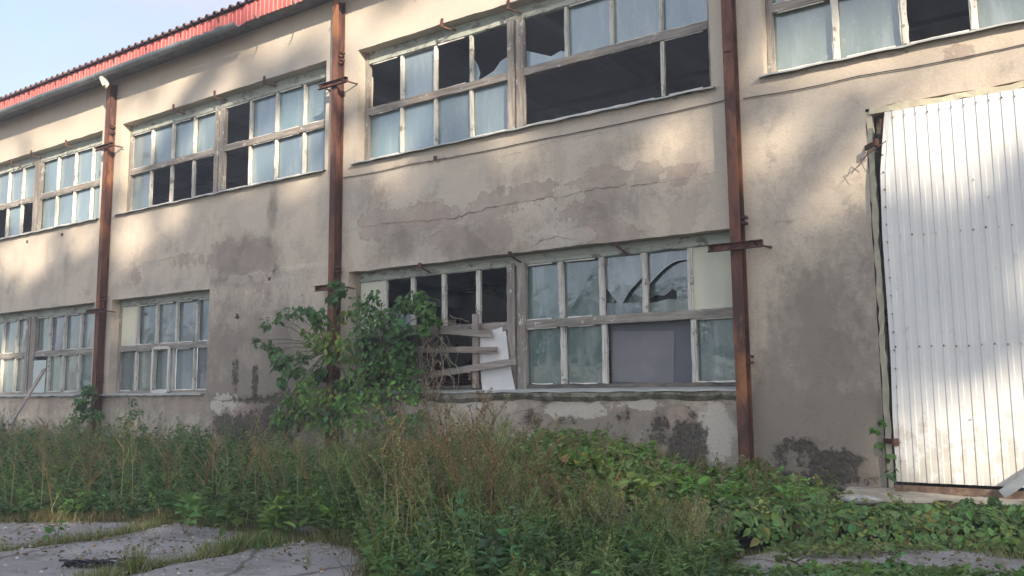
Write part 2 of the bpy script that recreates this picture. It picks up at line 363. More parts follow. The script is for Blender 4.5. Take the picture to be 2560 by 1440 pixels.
# concrete slabs of the yard, parted by grown-over joints
def slab(poly, z=0.0, th=.14, tilt=0.0):
    P = []
    m = len(poly)
    for i in range(m):
        p, q = np.array(poly[i][:2], float), np.array(poly[(i+1) % m][:2], float); k = max(1, int(np.linalg.norm(q-p)/.10))
        for j in range(k):
            r = p+(q-p)*j/k; P.append((r[0]+rng.normal()*.018, r[1]+rng.normal()*.018, z+tilt*(r[1]+5)))
    k = len(P); a = Acc()
    inner = [np.array(p) for p in P]; cen = np.mean(inner, 0)
    top = []
    for p in inner:
        d = cen-p; d[2] = 0; top.append(p+d/np.linalg.norm(d)*.015)
    V = top+[p-np.array((0, 0, .012)) for p in inner]+[p-np.array((0, 0, th)) for p in inner]
    Fs = [tuple(range(k))]+[(k+i, k+(i+1) % k, (i+1) % k, i) for i in range(k)]+[(2*k+i, 2*k+(i+1) % k, k+(i+1) % k, k+i) for i in range(k)]
    a.add(V, Fs); return tag(a.build('concrete_slab', M['concrete']), kind='structure')
g = lambda x, y: tuple(gat(x, y)[:2])
slab([g(-900, 1500), g(-700, 1330), g(-60, 1306), g(150, 1303), g(400, 1305), g(345, 1322), g(240, 1342), g(0, 1372), g(-500, 1440)])
slab([g(-480, 1450), g(0, 1382), g(245, 1352), g(350, 1331), g(445, 1308), g(620, 1335), g(640, 1352), g(560, 1378), g(420, 1403), g(190, 1462), g(-100, 1560)], z=.012)
slab([g(-80, 1570), g(210, 1466), g(430, 1410), g(570, 1385), g(650, 1362), g(800, 1352), g(930, 1372), g(960, 1440), g(1000, 1700), g(300, 1900)], z=-.005)
slab([g(1780, 1500), g(1840, 1395), g(2000, 1360), g(2420, 1366), g(2520, 1392), g(2800, 1440), g(2900, 1700), g(1700, 1800)], z=.0)
# lumpy concrete apron under the steel door
a = Acc(); P = [(16.9, -.02), (16.75, -.5), (17.1, -.95), (17.7, -1.15), (18.6, -1.25), (19.6, -1.4), (22, -1.5), (22, -.02)]
nx, ny = 60, 16; V = []
for i in range(nx):
    x = 16.85+5.2*i/(nx-1)
    for j in range(ny):
        y = -.005-(1.2+.15*math.sin(x*3))*j/(ny-1); z = .225+.06*float(fbm(x, y, 4))-.22*(j/(ny-1))**3
        V.append((x, y, z))
a.add(V, [(i*ny+j, (i+1)*ny+j, (i+1)*ny+j+1, i*ny+j+1)[::-1] for i in range(nx-1) for j in range(ny-1)])
tag(a.build('apron', M['threshold'], smooth=True), kind='structure')

# ================================================================== BUILDING
B = empty('factory_building', (0, 0, 0))
tag(B, 'long two-storey factory hall with peeling beige plaster, broken windows and rusty steel posts', 'building')
BAY = 7.8; GAP = .24
XL, XR, ZT = -15.6, 23.6, 9.28
ups = [(k*BAY+.47, k*BAY+7.42, 5.72, 7.94) for k in (-2, -1, 0, 1)]+[(15.97, 23.2, 5.72, 7.94)]
lows = [(-2*BAY+.4, -2*BAY+7.45, 1.47, 3.68), (-BAY+.4, -BAY+7.45, 1.47, 3.68), (.38, 4.02, 1.47, 3.68), (8.10, 15.55, 1.47, 3.68)]
door_o = (17.245, 22.5, .22, 5.02)
opens = ups+lows+[door_o]
# blobs in photograph pixels (x, y, rx, ry, strength) turned into wall positions
BL = {'peel': [(950,560,60,40,1),(1060,540,80,35,1),(1230,520,60,45,1),(1240,590,45,40,.9),(1330,480,70,25,1),(1510,460,55,45,1.1),(1620,430,45,25,1),(1700,440,50,30,.8),
              (1510,580,60,35,1),(1430,530,50,30,.7),(1560,590,60,30,.7),(1120,590,60,50,.7),(1320,300,200,18,.7),(1700,235,90,14,.7),(1050,410,120,14,.6),(640,650,45,50,1),(560,640,40,40,.9),
              (470,650,70,25,.6),(660,700,25,40,.9),(340,690,25,50,.6),(1500,1010,120,25,.9),(1330,1060,50,40,.8),(1700,1050,60,40,.8),(590,1030,60,30,.8),(460,1010,60,20,.9),(650,1050,50,30,.9),
              (2150,150,300,20,.5),(2390,130,60,30,.7),(90,1010,90,30,.8),(1960,560,60,20,.5),(2050,700,60,60,.4),(1550,440,250,14,.75),(1150,540,250,12,.7)],
      'mold': [(1720,1110,45,70,1.0),(1650,1070,30,40,.75),(1330,1050,28,25,.75),(1420,1050,40,14,.7),(1560,1040,30,20,.6),(680,1060,55,50,1),(620,1080,60,50,.95),(560,1060,35,40,.8),(700,1000,50,25,.75),(640,950,9,45,.9),
              (590,930,9,60,.7),(2075,1155,62,28,1.05),(2110,1150,40,24,.9),(2000,1115,60,24,.72),(1960,1150,40,40,.5),(2060,1190,120,16,.7),(1370,1000,25,20,.6),(640,1000,80,8,.8),(1400,990,250,5,.5),(690,670,16,22,.45),(740,1020,30,30,.7)],
      'damp': [(600,650,80,55,1.0),(660,640,50,60,.8),(560,870,90,150,.55),(680,850,90,120,.6),(640,980,150,60,.9),(940,490,45,50,.7),(1000,600,80,60,.75),(1190,600,120,60,.7),(1060,560,90,50,.6),(1300,420,140,70,.42),
               (1560,370,120,50,.5),(1500,520,120,60,.7),(1230,640,150,40,.6),(1500,600,120,40,.6),(680,520,14,60,.8),(2050,820,130,220,.8),(2150,700,60,150,.5),(1950,1000,80,150,.75),(2120,1050,100,120,.7),(1500,1040,300,60,.6),
               (120,620,120,30,.2),(1950,620,50,90,.35),(930,450,40,30,.5),(730,190,40,40,.25),(360,650,60,30,.3),(340,1010,200,30,.4),(2480,60,200,10,.3),(1330,230,10,10,.1),(440,620,20,60,.35)],
      'pale': [(1440,590,55,20,1),(1440,1020,75,28,1.1),(1600,1010,70,20,.8),(1790,1080,45,80,1),(1180,1010,35,25,.8),(560,1010,40,30,.9),(600,700,50,18,.7),(1280,540,45,18,.6),(1360,580,50,20,.7),(640,690,60,15,.7),(1070,620,80,14,.5),(700,700,60,10,.7),(1020,1020,50,30,.6)]}
blobs = {}
for k, lst in BL.items():
    blobs[k] = []
    for (px, py, rx, ry, s_) in lst:
        p = at(px, py); q = at(px+rx, py); r = at(px, py-ry); blobs[k].append((p[0], p[2], abs(q[0]-p[0]), abs(r[2]-p[2]), s_))
def field(k, X, Z):
    f = np.zeros_like(X)
    for (cx, cz, rx, rz, s_) in blobs[k]: f = np.maximum(f, s_*np.exp(-(((X-cx)/rx)**2+((Z-cz)/rz)**2)*.7))
    return f
def cuts(a0, a1, step, extra):
    xs = sorted(set([round(v, 4) for v in np.arange(a0, a1, step)]+[a1]+extra)); out = [xs[0]]
    ex = set(round(e, 4) for e in extra)
    for v in xs[1:]:
        if v-out[-1] < step*.45 and round(v, 4) not in ex: continue
        if v-out[-1] < step*.45 and round(out[-1], 4) not in ex: out[-1] = v; continue
        out.append(v)
    return out
xs = cuts(XL, XR, .09, [round(v, 4) for o in opens for v in o[:2]]); zs = cuts(-.1, ZT, .09, [round(v, 4) for o in opens for v in o[2:]])
nx, nz_ = len(xs), len(zs)
GX, GZ = np.meshgrid(xs, zs, indexing='ij'); GY = np.zeros_like(GX)
GXj, GZj = GX.copy(), GZ.copy()
for (x0, x1, z0, z1) in opens:      # chipped opening edges
    ed = ((np.abs(GX-x0) < 1e-3) | (np.abs(GX-x1) < 1e-3)) & (GZ >= z0-1e-3) & (GZ <= z1+1e-3)
    eh = ((np.abs(GZ-z0) < 1e-3) | (np.abs(GZ-z1) < 1e-3)) & (GX >= x0-1e-3) & (GX <= x1+1e-3)
    GXj[ed] += (.012*(fbm(GZ, GX, 3)-.5)*2)[ed]; GZj[eh] += (.016*(fbm(GX, GZ, 2.2)-.5)*2)[eh]
GYj = .012*(fbm(GX, GZ, .5)-.5)-.016*((GX > 4.03) & (GX < 7.7) & (GZ < 3.92) & (GZ > 1.42))
V = np.stack([GXj, GYj, GZj], -1).reshape(-1, 3)
a = Acc(); Fs = []
def inside(xc, zc): return any(x0 < xc < x1 and z0 < zc < z1 for (x0, x1, z0, z1) in opens)
solid = np.array([[not inside((xs[i]+xs[i+1])/2, (zs[j]+zs[j+1])/2) for j in range(nz_-1)] for i in range(nx-1)])
for i in range(nx-1):
    for j in range(nz_-1):
        if solid[i, j]: Fs.append((i*nz_+j, (i+1)*nz_+j, (i+1)*nz_+j+1, i*nz_+j+1))
D = .42
off = nx*nz_; V2 = V.copy(); V2[:, 1] = D
for i in range(nx-1):               # reveals
    for j in range(nz_-1):
        if not solid[i, j]: continue
        A_, B_, C_, D_ = i*nz_+j, (i+1)*nz_+j, (i+1)*nz_+j+1, i*nz_+j+1
        if i > 0 and not solid[i-1, j]: Fs.append((D_, D_+off, A_+off, A_))
        if i < nx-2 and not solid[i+1, j]: Fs.append((B_, B_+off, C_+off, C_))
        if j > 0 and not solid[i, j-1]: Fs.append((A_, A_+off, B_+off, B_))
        if j < nz_-2 and not solid[i, j+1]: Fs.append((C_, C_+off, D_+off, D_))
        Fs.append((D_+off, C_+off, B_+off, A_+off))
a.add(np.concatenate([V, V2]), Fs)
wall = a.build('wall', M['stucco'], B)
XF, ZF = GX.reshape(-1), GZ.reshape(-1)
for k in BL:
    f = field(k, XF, ZF)
    if k == 'damp':
        f = f+.42*np.clip(1.25-ZF/1.5, 0, 1)*(ZF < 1.45)+.16*np.clip(1-ZF/3.5, 0, 1)+.16*(XF > 15.7)*np.clip(1.3-ZF/3.8, 0, 1)+.10*np.clip(1-np.abs(ZF-4.6)/1.1, 0, 1)*(fbm(XF, ZF, .7)*1.2)
        for (x0, x1, z0, z1) in opens[:-1]: f = f+.22*np.exp(-((ZF-z1-.1)/.22)**2)*((XF > x0) & (XF < x1))*fbm(XF, ZF, 1.1)
    if k == 'damp': f = f+.22*((XF > 4.0) & (XF < 7.75) & (ZF < 3.95) & (ZF > 1.4))
    if k == 'mold': f = f+.25*np.clip(1-ZF/.9, 0, 1)
    at_ = wall.data.attributes.new(k, 'FLOAT', 'POINT'); at_.data.foreach_set('value', np.concatenate([f, f*0]).astype(np.float32))

# cracks of the plaster
def crack(pts, wd=.006, jit=.03):
    a = Acc(); P = [at(*p)[[0, 2]] for p in pts]; Q = []
    for p, q in zip(P[:-1], P[1:]):
        k = max(2, int(np.linalg.norm(q-p)/.07))
        for j in range(k): Q.append(p+(q-p)*j/k+rng.normal(size=2)*jit*.5)
    Q.append(P[-1]); V = []; m = len(Q)
    for i, q in enumerate(Q):
        t = Q[min(i+1, m-1)]-Q[max(i-1, 0)]; t = t/np.linalg.norm(t); nn = np.array([-t[1], t[0]])
        w_ = wd*.62*(.15+1.2*rng.random())*min(1, 4*min(i, m-1-i)/m+.15)
        y_ = -.008
        V += [(q[0]+nn[0]*w_, y_, q[1]+nn[1]*w_), (q[0]-nn[0]*w_, y_, q[1]-nn[1]*w_)]
    a.add(V, [(2*i, 2*i+1, 2*i+3, 2*i+2) for i in range(m-1)]); a.build('crack', M['crack'], wall)
crack([(865, 578), (950, 560), (1060, 552), (1130, 545), (1225, 520), (1300, 505), (1420, 490), (1500, 470), (1640, 458), (1800, 432)], .009)
crack([(520, 716), (610, 710), (700, 697), (820, 690)], .007)
crack([(480, 1002), (560, 1000), (640, 1003), (720, 998), (800, 1000)], .012)
crack([(1170, 1015), (1250, 992), (1380, 992), (1480, 1008), (1560, 988), (1700, 990), (1850, 985)], .012)
crack([(1290, 1030), (1340, 1022), (1385, 1000), (1420, 1006)], .008)
crack([(1740, 1015), (1790, 1003), (1835, 1010)], .008)
crack([(1320, 625), (1350, 600), (1400, 592), (1440, 598)], .007)
crack([(300, 658), (380, 655), (450, 640), (520, 628)], .004)
crack([(370, 190), (371, 215), (369, 250)], .006)
crack([(1245, 395), (1400, 352), (1560, 320)], .004)
crack([(872, 640), (850, 600), (835, 560)], .006)

# rooms behind the wall
a = Acc()
for (x0, x1, y0, y1, z0, z1) in ((XL, 7.0, D, 9.0, 3.86, 4.10), (7.0, 15.9, D, 4.1, 3.86, 4.10), (15.9, XR, D, 9.0, 3.86, 4.10)):  # middle bay's floor cut short, an added void that lets light down
    a.box((x0, y0+.002, z0), (x1, y1, z1))
for x in np.arange(XL+1.3, XR, 2.6): a.box((x-.13, D+.003, 3.50), (x+.13, 8.99 if not 7 < x < 15.9 else 4.09, 3.858))
a.build('upper_floor', M['ceiling'], B)
a = Acc(); a.box((XL, D+.002, .05), (XR, 9, .24)); a.build('lower_floor', M['concrete_in'], B)
a = Acc(); a.box((XL, D+.002, 8.42), (XR, 9.0, 8.6))
for x in np.arange(XL+1.3, XR, 2.6): a.box((x-.12, D+.003, 8.08), (x+.12, 8.99, 8.418))
for y in (5.2,): a.box((XL+.2, y-.07, 7.98), (XR-.2, y+.07, 8.078))
a.build('ceiling', M['ceiling'], B)
a = Acc()                           # back wall with an added row of unseen openings that brighten the rooms
bo = [(x, x+2.6) for x in np.arange(XL+1, XR-2, 3.4)]
xe = XL
for (x0, x1) in bo: a.box((xe, 9.0, .1), (x0, 9.3, 8.6)); a.box((x0, 9.001, .1), (x1, 9.299, 1.3)); a.box((x0, 9.001, 3.6), (x1, 9.299, 5.2)); a.box((x0, 9.001, 8.0), (x1, 9.299, 8.6)); xe = x1
a.box((xe, 9.0, .1), (XR, 9.3, 8.6)); a.build('back_wall', M['brick'], B)
a = Acc(); a.box((XL-.3, 0, -.1), (XL-.001, 9.3, ZT)); a.box((XR+.001, 0, -.1), (XR+.3, 9.3, ZT)); a.build('end_wall', M['concrete_in'], B)
a = Acc(); a.box((13.9, 4.6, .24), (14.3, 5.0, 3.498)); a.box((-3.0, 5.4, .24), (13.5, 5.65, 3.858)); a.build('partition', M['brick'], B)
a = Acc(); a.box((11.2, 5.0, .24), (11.45, 5.39, 3.498)); a.box((12.4, 3.6, .24), (12.66, 3.86, 3.498)); a.build('pillar', M['concrete_in'], B)
a = Acc(); a.beam((9.8, 1.6, 3.55), (10.9, 2.2, 2.85), (0, 1, 0), .05, .04); a.beam((9.0, 1.7, 3.42), (15, 1.9, 3.40), (0, 1, 0), .04, .03); a.build('pipe', M['dark_wood'], B)

# ------------------------------------------------------------------ windows
FY = GAP; GY_ = GAP+.045
def quad(a, x0, x1, z0, z1, y, c, tl=.004):
    dx, dz = rng.normal()*tl, rng.normal()*tl
    a.add([(x0, y+dx, z0), (x1, y-dx+dz, z0), (x1, y-dz, z1), (x0, y+dz, z1)], [(0, 1, 2, 3)], c)
def shard(a, pts, y, c):
    a.add([(p[0], y, p[1]) for p in pts], [tuple(range(len(pts)))], c)
UPC = lambda: np.array([.15, .215, .24])*(.75+.55*rng.random())+rng.normal(size=3)*.004
LOC = lambda: np.array([.12, .155, .155])*(.7+.6*rng.random())+rng.normal(size=3)*.008
SIDE_L, SIDE_R = .15, .10
def window(x0, x1, z0, z1, muls_up, muls_lo, post, trans, top, bot, miss_up=(), miss_lo=(), special=None, mat='glass', colf=UPC, gw=.028, sillx=(-.12, .06), label=None, rotten=False, skip_glass=()):
    """frame mesh with glazing, ledge and extra pieces as children; muls are mullion centres"""
    a = Acc(); zt0, zt1 = trans
    hb = z1-top
    xl, xr = x0+SIDE_L*.55, x1-SIDE_R*.55
    # side jambs, head, transom, bottom rail
    a.beam((x0+.05, FY, z0+.01), (x0+.05, FY, z1-.01), (1, 0, 0), .045, .04, c=(0,0,0), mi=1)
    a.beam((x1-.05, FY, z0+.01), (x1-.05, FY, z1-.01), (1, 0, 0), .045, .04, mi=1)
    a.beam((x0+.1, FY+.01, top+hb*.5), (x1-.1, FY+.01, top+hb*.5), (0, 0, 1), hb*.5, .035, mi=2)
    a.beam((x0+.1, FY-.035, top+.035), (x1-.1, FY-.035, top+.035), (0, 0, 1), .022, .012, mi=2)
    segs = [(x0+.095, post[0])]+[(post[1], x1-.095)] if post else [(x0+.095, x1-.095)]
    for (s0, s1) in segs:
        a.beam((s0, FY-.005, (zt0+zt1)/2), (s1, FY-.005, (zt0+zt1)/2), (0, 0, 1), (zt1-zt0)/2, .045, mi=0)
        a.beam((s0, FY+.005, z0+(bot-z0)*.5), (s1, FY+.005, z0+(bot-z0)*.5), (0, 0, 1), (bot-z0)*.5, .04, jit=.008 if rotten else .003, mi=3 if rotten else 0)
    if post:
        pm = (post[0]+post[1])/2; hw = (post[1]-post[0])/2
        a.beam((post[0]+hw*.42, FY-.02, z0+.02), (post[0]+hw*.42, FY-.02, top+.05), (1, 0, 0), hw*.42, .055, mi=1)
        a.beam((post[1]-hw*.42, FY-.024, z0+.02), (post[1]-hw*.42, FY-.024, top+.045), (1, 0, 0), hw*.42, .05, mi=1)
        a.box((pm-hw*.2, FY-.02, z0+.02), (pm+hw*.2, FY+.03, top+.04), mi=1)
    for (ms, za, zb) in ((muls_up, zt1, top), (muls_lo, bot, zt0)):
        for m_ in ms:
            a.beam((m_, FY+.005, za), (m_+rng.normal()*.006, FY+.005, zb), (1, 0, 0), gw, .03, mi=4)
            a.beam((m_-.004, FY-.03, za+.01), (m_-.004, FY-.03, zb-.02-rng.random()*.05), (1, 0, 0), gw*.45, .008, jit=.004, mi=4)
    fr = a.build('window', [M['wood_h'], M['wood_v'], M['head_h'], M['rot'], M['paint_v']], B)
    if label: fr['label'] = label
    # glazing beads: thin pale strips of putty along panes
    gl = Acc(); bd = Acc()
    def cells(ms, post):
        e = [x0+.095]
        for m_ in sorted(list(ms)+([post] if post else []), key=lambda q: q[0] if isinstance(q, tuple) else q):
            if isinstance(m_, tuple): e += [m_[0], m_[1]]
            else: e += [m_-gw, m_+gw]
        e.append(x1-.095); return [(e[i], e[i+1]) for i in range(0, len(e), 2)]
    for row, ms, za, zb, miss in (('u', muls_up, zt1, top, miss_up), ('l', muls_lo, bot, zt0, miss_lo)):
        for i, (c0, c1) in enumerate(cells(ms, post)):
            if special and special(row, i, c0, c1, za, zb, gl, fr): continue
            for (zz_, s_) in ((za, 1), (zb, -1)):
                if rng.random() < .75:
                    q0, q1 = c0+rng.random()*.1, c1-rng.random()*.15
                    bd.beam((q0, FY-.028, zz_+s_*.008), (q1, FY-.028, zz_+s_*.008), (0, 0, 1), .009, .006, jit=.003)
            if i in miss: continue
            quad(gl, c0-.01, c1+.01, za-.01, zb+.01, GY_, colf())
    if gl.n: gl.build('glazing', M[mat], fr)
    if bd.n: bd.build('putty', M['filler'], fr)
    # tin ledge
    a = Acc(); m = 40; V = []
    for i in range(m+1):
        x = x0+sillx[0]+(x1-x0+sillx[1]-sillx[0])*i/m; wob = .006*math.sin(i*1.7)+rng.normal()*.002
        V += [(x, FY-.05, z0+.035), (x, -.09, z0+.002+wob), (x, -.092, z0-.022+wob), (x, -.083, z0-.022+wob)]
    a.add(V, [(4*i+q, 4*i+q+1, 4*i+5+q, 4*i+4+q) for i in range(m) for q in range(3)]); a.build('ledge', M['tin'], fr)
    return fr
MU = [1.38, 2.18, 2.99, 4.92, 5.74, 6.58]
for k in (-2, -1, 0, 1):
    o = k*BAY; ms = [o+q for q in MU]; ml = list(ms); mu_ = (); ml_ = (); sp = None; lab = None
    if k == -2: ml_ = (2, 6)
    if k == -1:
        ms = [o+.62+.0, o+1.6, o+2.43, o+3.21, o+5.01, o+5.85, o+6.66]; ml = list(ms); ml_ = (2, 4); lab = 'upper window at the far left, two lower panes gone'
        ms = [-6.9, -6.15, -5.37, -4.59, -2.79, -1.95, -1.14]; ml = list(ms); post = (-3.89, -3.58); ml_ = (2, 4)
        window(o+.47, o+7.42, 5.72, 7.94, ms, ml, post, (6.68, 6.80), 7.70, 5.83, (), (2, 4), label=lab); continue
    if k == 0: mu_ = (4,); ml_ = (1, 2, 3, 4); lab = 'upper window with five dark empty panes'
    if k == 1:
        mu_ = (0, 2); ml = ms[:3]+[ms[5]]; ml_ = (4, 5); lab = 'upper window with jagged broken glass and a wide empty lower pane'
        def sp(row, i, c0, c1, za, zb, gl, fr):
            if row == 'u' and i == 3:
                h_ = zb-za
                q = Acc()
                shard(q, [(c0, za), (c1, za), (c1, za+.26), (c1-.10, za+.31), (c1-.22, za+.27), (c1-.36, za+.13), (c1-.45, za+.10)], GY_, UPC())
                shard(q, [(c0, za+.02), (c0+.08, za+.03), (c0+.12, za+.16), (c0+.06, za+.33), (c0, za+.42)], GY_+.002, UPC()); q.build('broken_glass', M['glass'], fr); return True
            if row == 'u' and i == 4:
                q = Acc(); shard(q, [(c0, za), (c1, za), (c1, za+.12), (c1-.12, za+.17), (c1-.30, za+.12), (c0+.30, za+.20), (c0+.12, za+.28), (c0, za+.33)], GY_, UPC()); q.build('broken_glass', M['glass'], fr); return True
            return False
    window(o+.47, o+7.42, 5.72, 7.94, ms, ml, (o+3.79, o+4.10), (6.70, 6.83), 7.69, 5.83, mu_, ml_, sp, label=lab)
m3 = [16.885, 17.735, 18.525, 19.35, 21.1, 21.9, 22.6]
window(15.97, 23.2, 5.72, 7.94, m3, m3, (20.1, 20.42), (6.69, 6.81), 7.69, 5.83, (), (2,), colf=lambda: np.array([.14, .18, .165])*(.9+.2*rng.random()), gw=.045, label='upper window above the white steel door', sillx=(-.06, .06))

# lower windows
def panel(x0, x1, z0, z1, y, fr, mat='creamboard', name='panel', lab=None):
    a = Acc(); a.beam(((x0+x1)/2, y, z0), ((x0+x1)/2, y, z1), (1, 0, 0), (x1-x0)/2, .008, jit=.002); o_ = a.build(name, M[mat], fr)
    if lab: o_['label'] = lab
M['creamboard'] = simple('cream_painted_board', (.50, .50, .40), (.58, .57, .47), 2.2, bump=.15, stretch=(1, 1, .2))
M['greyboard'] = simple('grey_hardboard', (.095, .10, .12), (.12, .125, .15), 1.2, .5, .4, 0, .1)
M['cloth'] = simple('faded_curtain_cloth', (.34, .35, .34), (.50, .49, .45), 5, .9, .1, 0, .8, 9, .03, stretch=(1, 1, .15))
def curtain(x0, x1, ztop, zb, fr):
    a = Acc(); m = 26; V = []
    for i in range(m+1):
        x = x0+(x1-x0)*i/m; z = zb+.28*float(fbm(x, zb, 3.5))-.12+.12*math.sin(i*1.9)*rng.random()
        y = GY_+.05+.012*math.sin(i*1.3)
        V += [(x, y, ztop), (x, y+.004, z)]
    a.add(V, [(2*i, 2*i+1, 2*i+3, 2*i+2) for i in range(m)]); a.build('curtain', M['cloth'], fr)
# bay at the far left (and one more beyond the frame)
def sp0(row, i, c0, c1, za, zb, gl, fr):
    if row == 'u' and i in (5, 6, 7): curtain(c0, c1, zb, zb-.55+.1*i % .3, fr)
    if row == 'l' and i == 5: panel(c0-.02, c1-.02, za-.02, zb-.10, FY-.05, fr, 'paleglass', 'loose_pane'); return True
    return False
M['paleglass'] = simple('milky_loose_pane', (.40, .46, .45), (.46, .52, .50), 1.5, .35, .5, 0, .05)
for k in (-2, -1):
    o = k*BAY
    ms = [o+.95+.1, o+1.86, o+2.65, o+3.37, o+5.06, o+5.77, o+6.51]
    window(o+.4, o+7.45, 1.47, 3.68, ms, ms, (o+3.96, o+4.40), (2.47, 2.60), 3.48, 1.56, special=sp0, mat='glass_low', colf=LOC, gw=.03, sillx=(-.1, -.55), label='lower window at the far left, ragged curtains behind it' if k == -1 else None)
def sp1(row, i, c0, c1, za, zb, gl, fr):
    if row == 'u' and i == 0: panel(c0-.03, c1+.03, za, zb, FY-.01, fr, lab='cream board in place of the first pane'); return True
    return False
w1 = window(.38, 4.02, 1.47, 3.68, [1.11, 1.85, 2.60, 3.33], [1.11, 1.80, 2.53, 3.28], None, (2.47, 2.60), 3.52, 1.56, special=sp1, mat='glass_low', colf=LOC, gw=.028, sillx=(-.18, -.05), label='short lower window with four upright divisions left of the plain wall')
def casement(x0, x1, z0, z1, y, fr, ang=.10, sash=.05):
    a = Acc(); c, s_ = math.cos(ang), math.sin(ang)
    def P(u, z): return (x0+u*c, y-u*s_-.01, z)
    wd = x1-x0
    for (u0, z0_, u1, z1_) in ((0, z0, 0, z1), (wd, z0, wd, z1)): a.beam(P(u0, z0_), P(u1, z1_), (1, 0, 0), sash*.5, .02)
    for z_ in (z0, z1): a.beam(P(sash*.5, z_), P(wd-sash*.5, z_), (0, 0, 1), sash*.5, .019)
    o_ = a.build('casement', M['paint_v'], fr)
casement(1.84, 2.50, 1.53, 2.50, FY-.06, w1, .06, .06)
# the vine-grown bay: left half nearly all open, right half glazed
def sp2(row, i, c0, c1, za, zb, gl, fr):
    if row == 'u':
        if i == 0: panel(c0, c1+.02, za, zb+.02, FY, fr, lab='cream board at the left end of the window'); return True
        if i in (1, 2, 3, 4):
            if i == 1: q = Acc(); shard(q, [(c0, za), (c1, za), (c1, za+.2), (c0+.3, za+.42), (c0+.2, za+.3), (c0, za+.35)], GY_, LOC()); q.build('broken_glass', M['glass_low'], fr)
            return True
        if i == 7:
            q = Acc(); h_ = zb-za; wd = c1-c0
            shard(q, [(c0, zb), (c0, zb-.46), (c0+.12, zb-.62), (c0+.24, zb-.78), (c0+.40, zb-.55), (c1, zb-.33), (c1, zb)], GY_, LOC())
            shard(q, [(c0, za), (c1, za), (c1, za+.22), (c1-.15, za+.17), (c0, za+.2)], GY_+.003, LOC()); q.build('broken_glass', M['glass_low'], fr); q = Acc(); shard(q, [(c0-.2, za-.05), (c0+.1, za-.05), (c0+.1, za+.24), (c0+.22, za+.30), (c0+.34, za+.24), (c0+.34, za-.05), (c1+.03, za-.05), (c1+.03, zb+.05), (c0-.2, zb+.05)], GY_+.07, LOC()*.5); q.build('inner_pane', M['glass_low'], fr); return True
        if i == 8:
            q = Acc()
            pts = [(c0, zb), (c0, zb-.46)]+[(c0+(c1-c0)*t, zb-.46+.31*math.sin(min(1, t*1.2)*1.57)) for t in np.linspace(.1, 1, 8)]+[(c1, zb)]
            shard(q, pts, GY_, LOC()); shard(q, [(c0, za), (c1, za), (c1, za+.18), (c0+.3, za+.19), (c0, za+.15)], GY_+.003, LOC()*.8); q.build('broken_glass', M['glass_low'], fr)
            q = Acc(); shard(q, [(c0-.035, za-.05), (c0-.02, za+.22), (c0+.06, za+.27), (c0+.20, za+.25), (c0+.34, za+.34), (c0+.40, za+.30), (c0+.41, za-.05), (c1+.2, za-.05), (c1+.2, zb+.05), (c0-.035, zb+.05)], GY_+.07, LOC()*.5); q.build('inner_pane', M['glass_low'], fr)
            a = Acc()
            for t in range(len(pts)-3): p, q_ = pts[1+t], pts[2+t]; a.beam((p[0], GY_-.004, p[1]), (q_[0], GY_-.004, q_[1]), (0, 0, 1), .006, .003, jit=.001, seg=1)
            a.build('glass_edge', M['paleglass'], fr); return True
        if i == 9: panel(c0, c1, za, zb+.12, FY+.0, fr, lab='cream board in the corner beside the rusty post'); return True
    else:
        if i == 0: return True
        if i == 3:
            panel(c0+.01, c1-.01, za, zb, GY_+.05, fr, 'greyboard', 'hardboard', 'blue-grey board closing the wide lower pane')
            a = Acc(); a.beam(((c0+c1)/2-.15, GY_+.035, za+.01), ((c0+c1)/2-.12, GY_+.035, zb-.13), (1, 0, 0), .50, .003); a.build('paper_sheet', M['greysheet'], fr); return True
    return False
M['greysheet'] = simple('pale_sheet', (.16, .16, .175), (.19, .19, .205), 1.2, .6)
def low_bay2():
    return window(8.10, 15.55, 1.47, 3.68, [8.81, 9.48, 10.19, 10.92, 12.55, 13.27, 14.0, 14.71], [12.57, 13.30, 14.74], (11.55, 11.90), (2.47, 2.60), 3.50, 1.57,
                  special=sp2, mat='glass_low', colf=lambda: np.array([.08, .125, .12])*(.8+.4*rng.random()), gw=.042, sillx=(-.05, 0), rotten=True, label='wide lower window overgrown on its left, half its panes gone')
low_bay2()

a = Acc(); m = 90; V = []
for i in range(m+1):
    x = 7.95+7.5*i/m; d_ = .035+.03*float(fbm(x, 1, 2.5)); zb = 1.27+.12*float(fbm(x, 3, 1.6))
    V += [(x, -.002, 1.452+.006*rng.random()), (x, -d_-.03, 1.435+.01*rng.random()), (x, -d_-.02, zb+.05), (x, -.004, zb-.02)]
a.add(V, [(4*i+q, 4*i+q+1, 4*i+5+q, 4*i+4+q) for i in range(m) for q in range(3)]); a.build('sill_course', M.setdefault('mossy', simple('mossy_mortar', (.13, .12, .085), (.30, .28, .24), 5, bump=1, bs=16, dist=.03)), B)
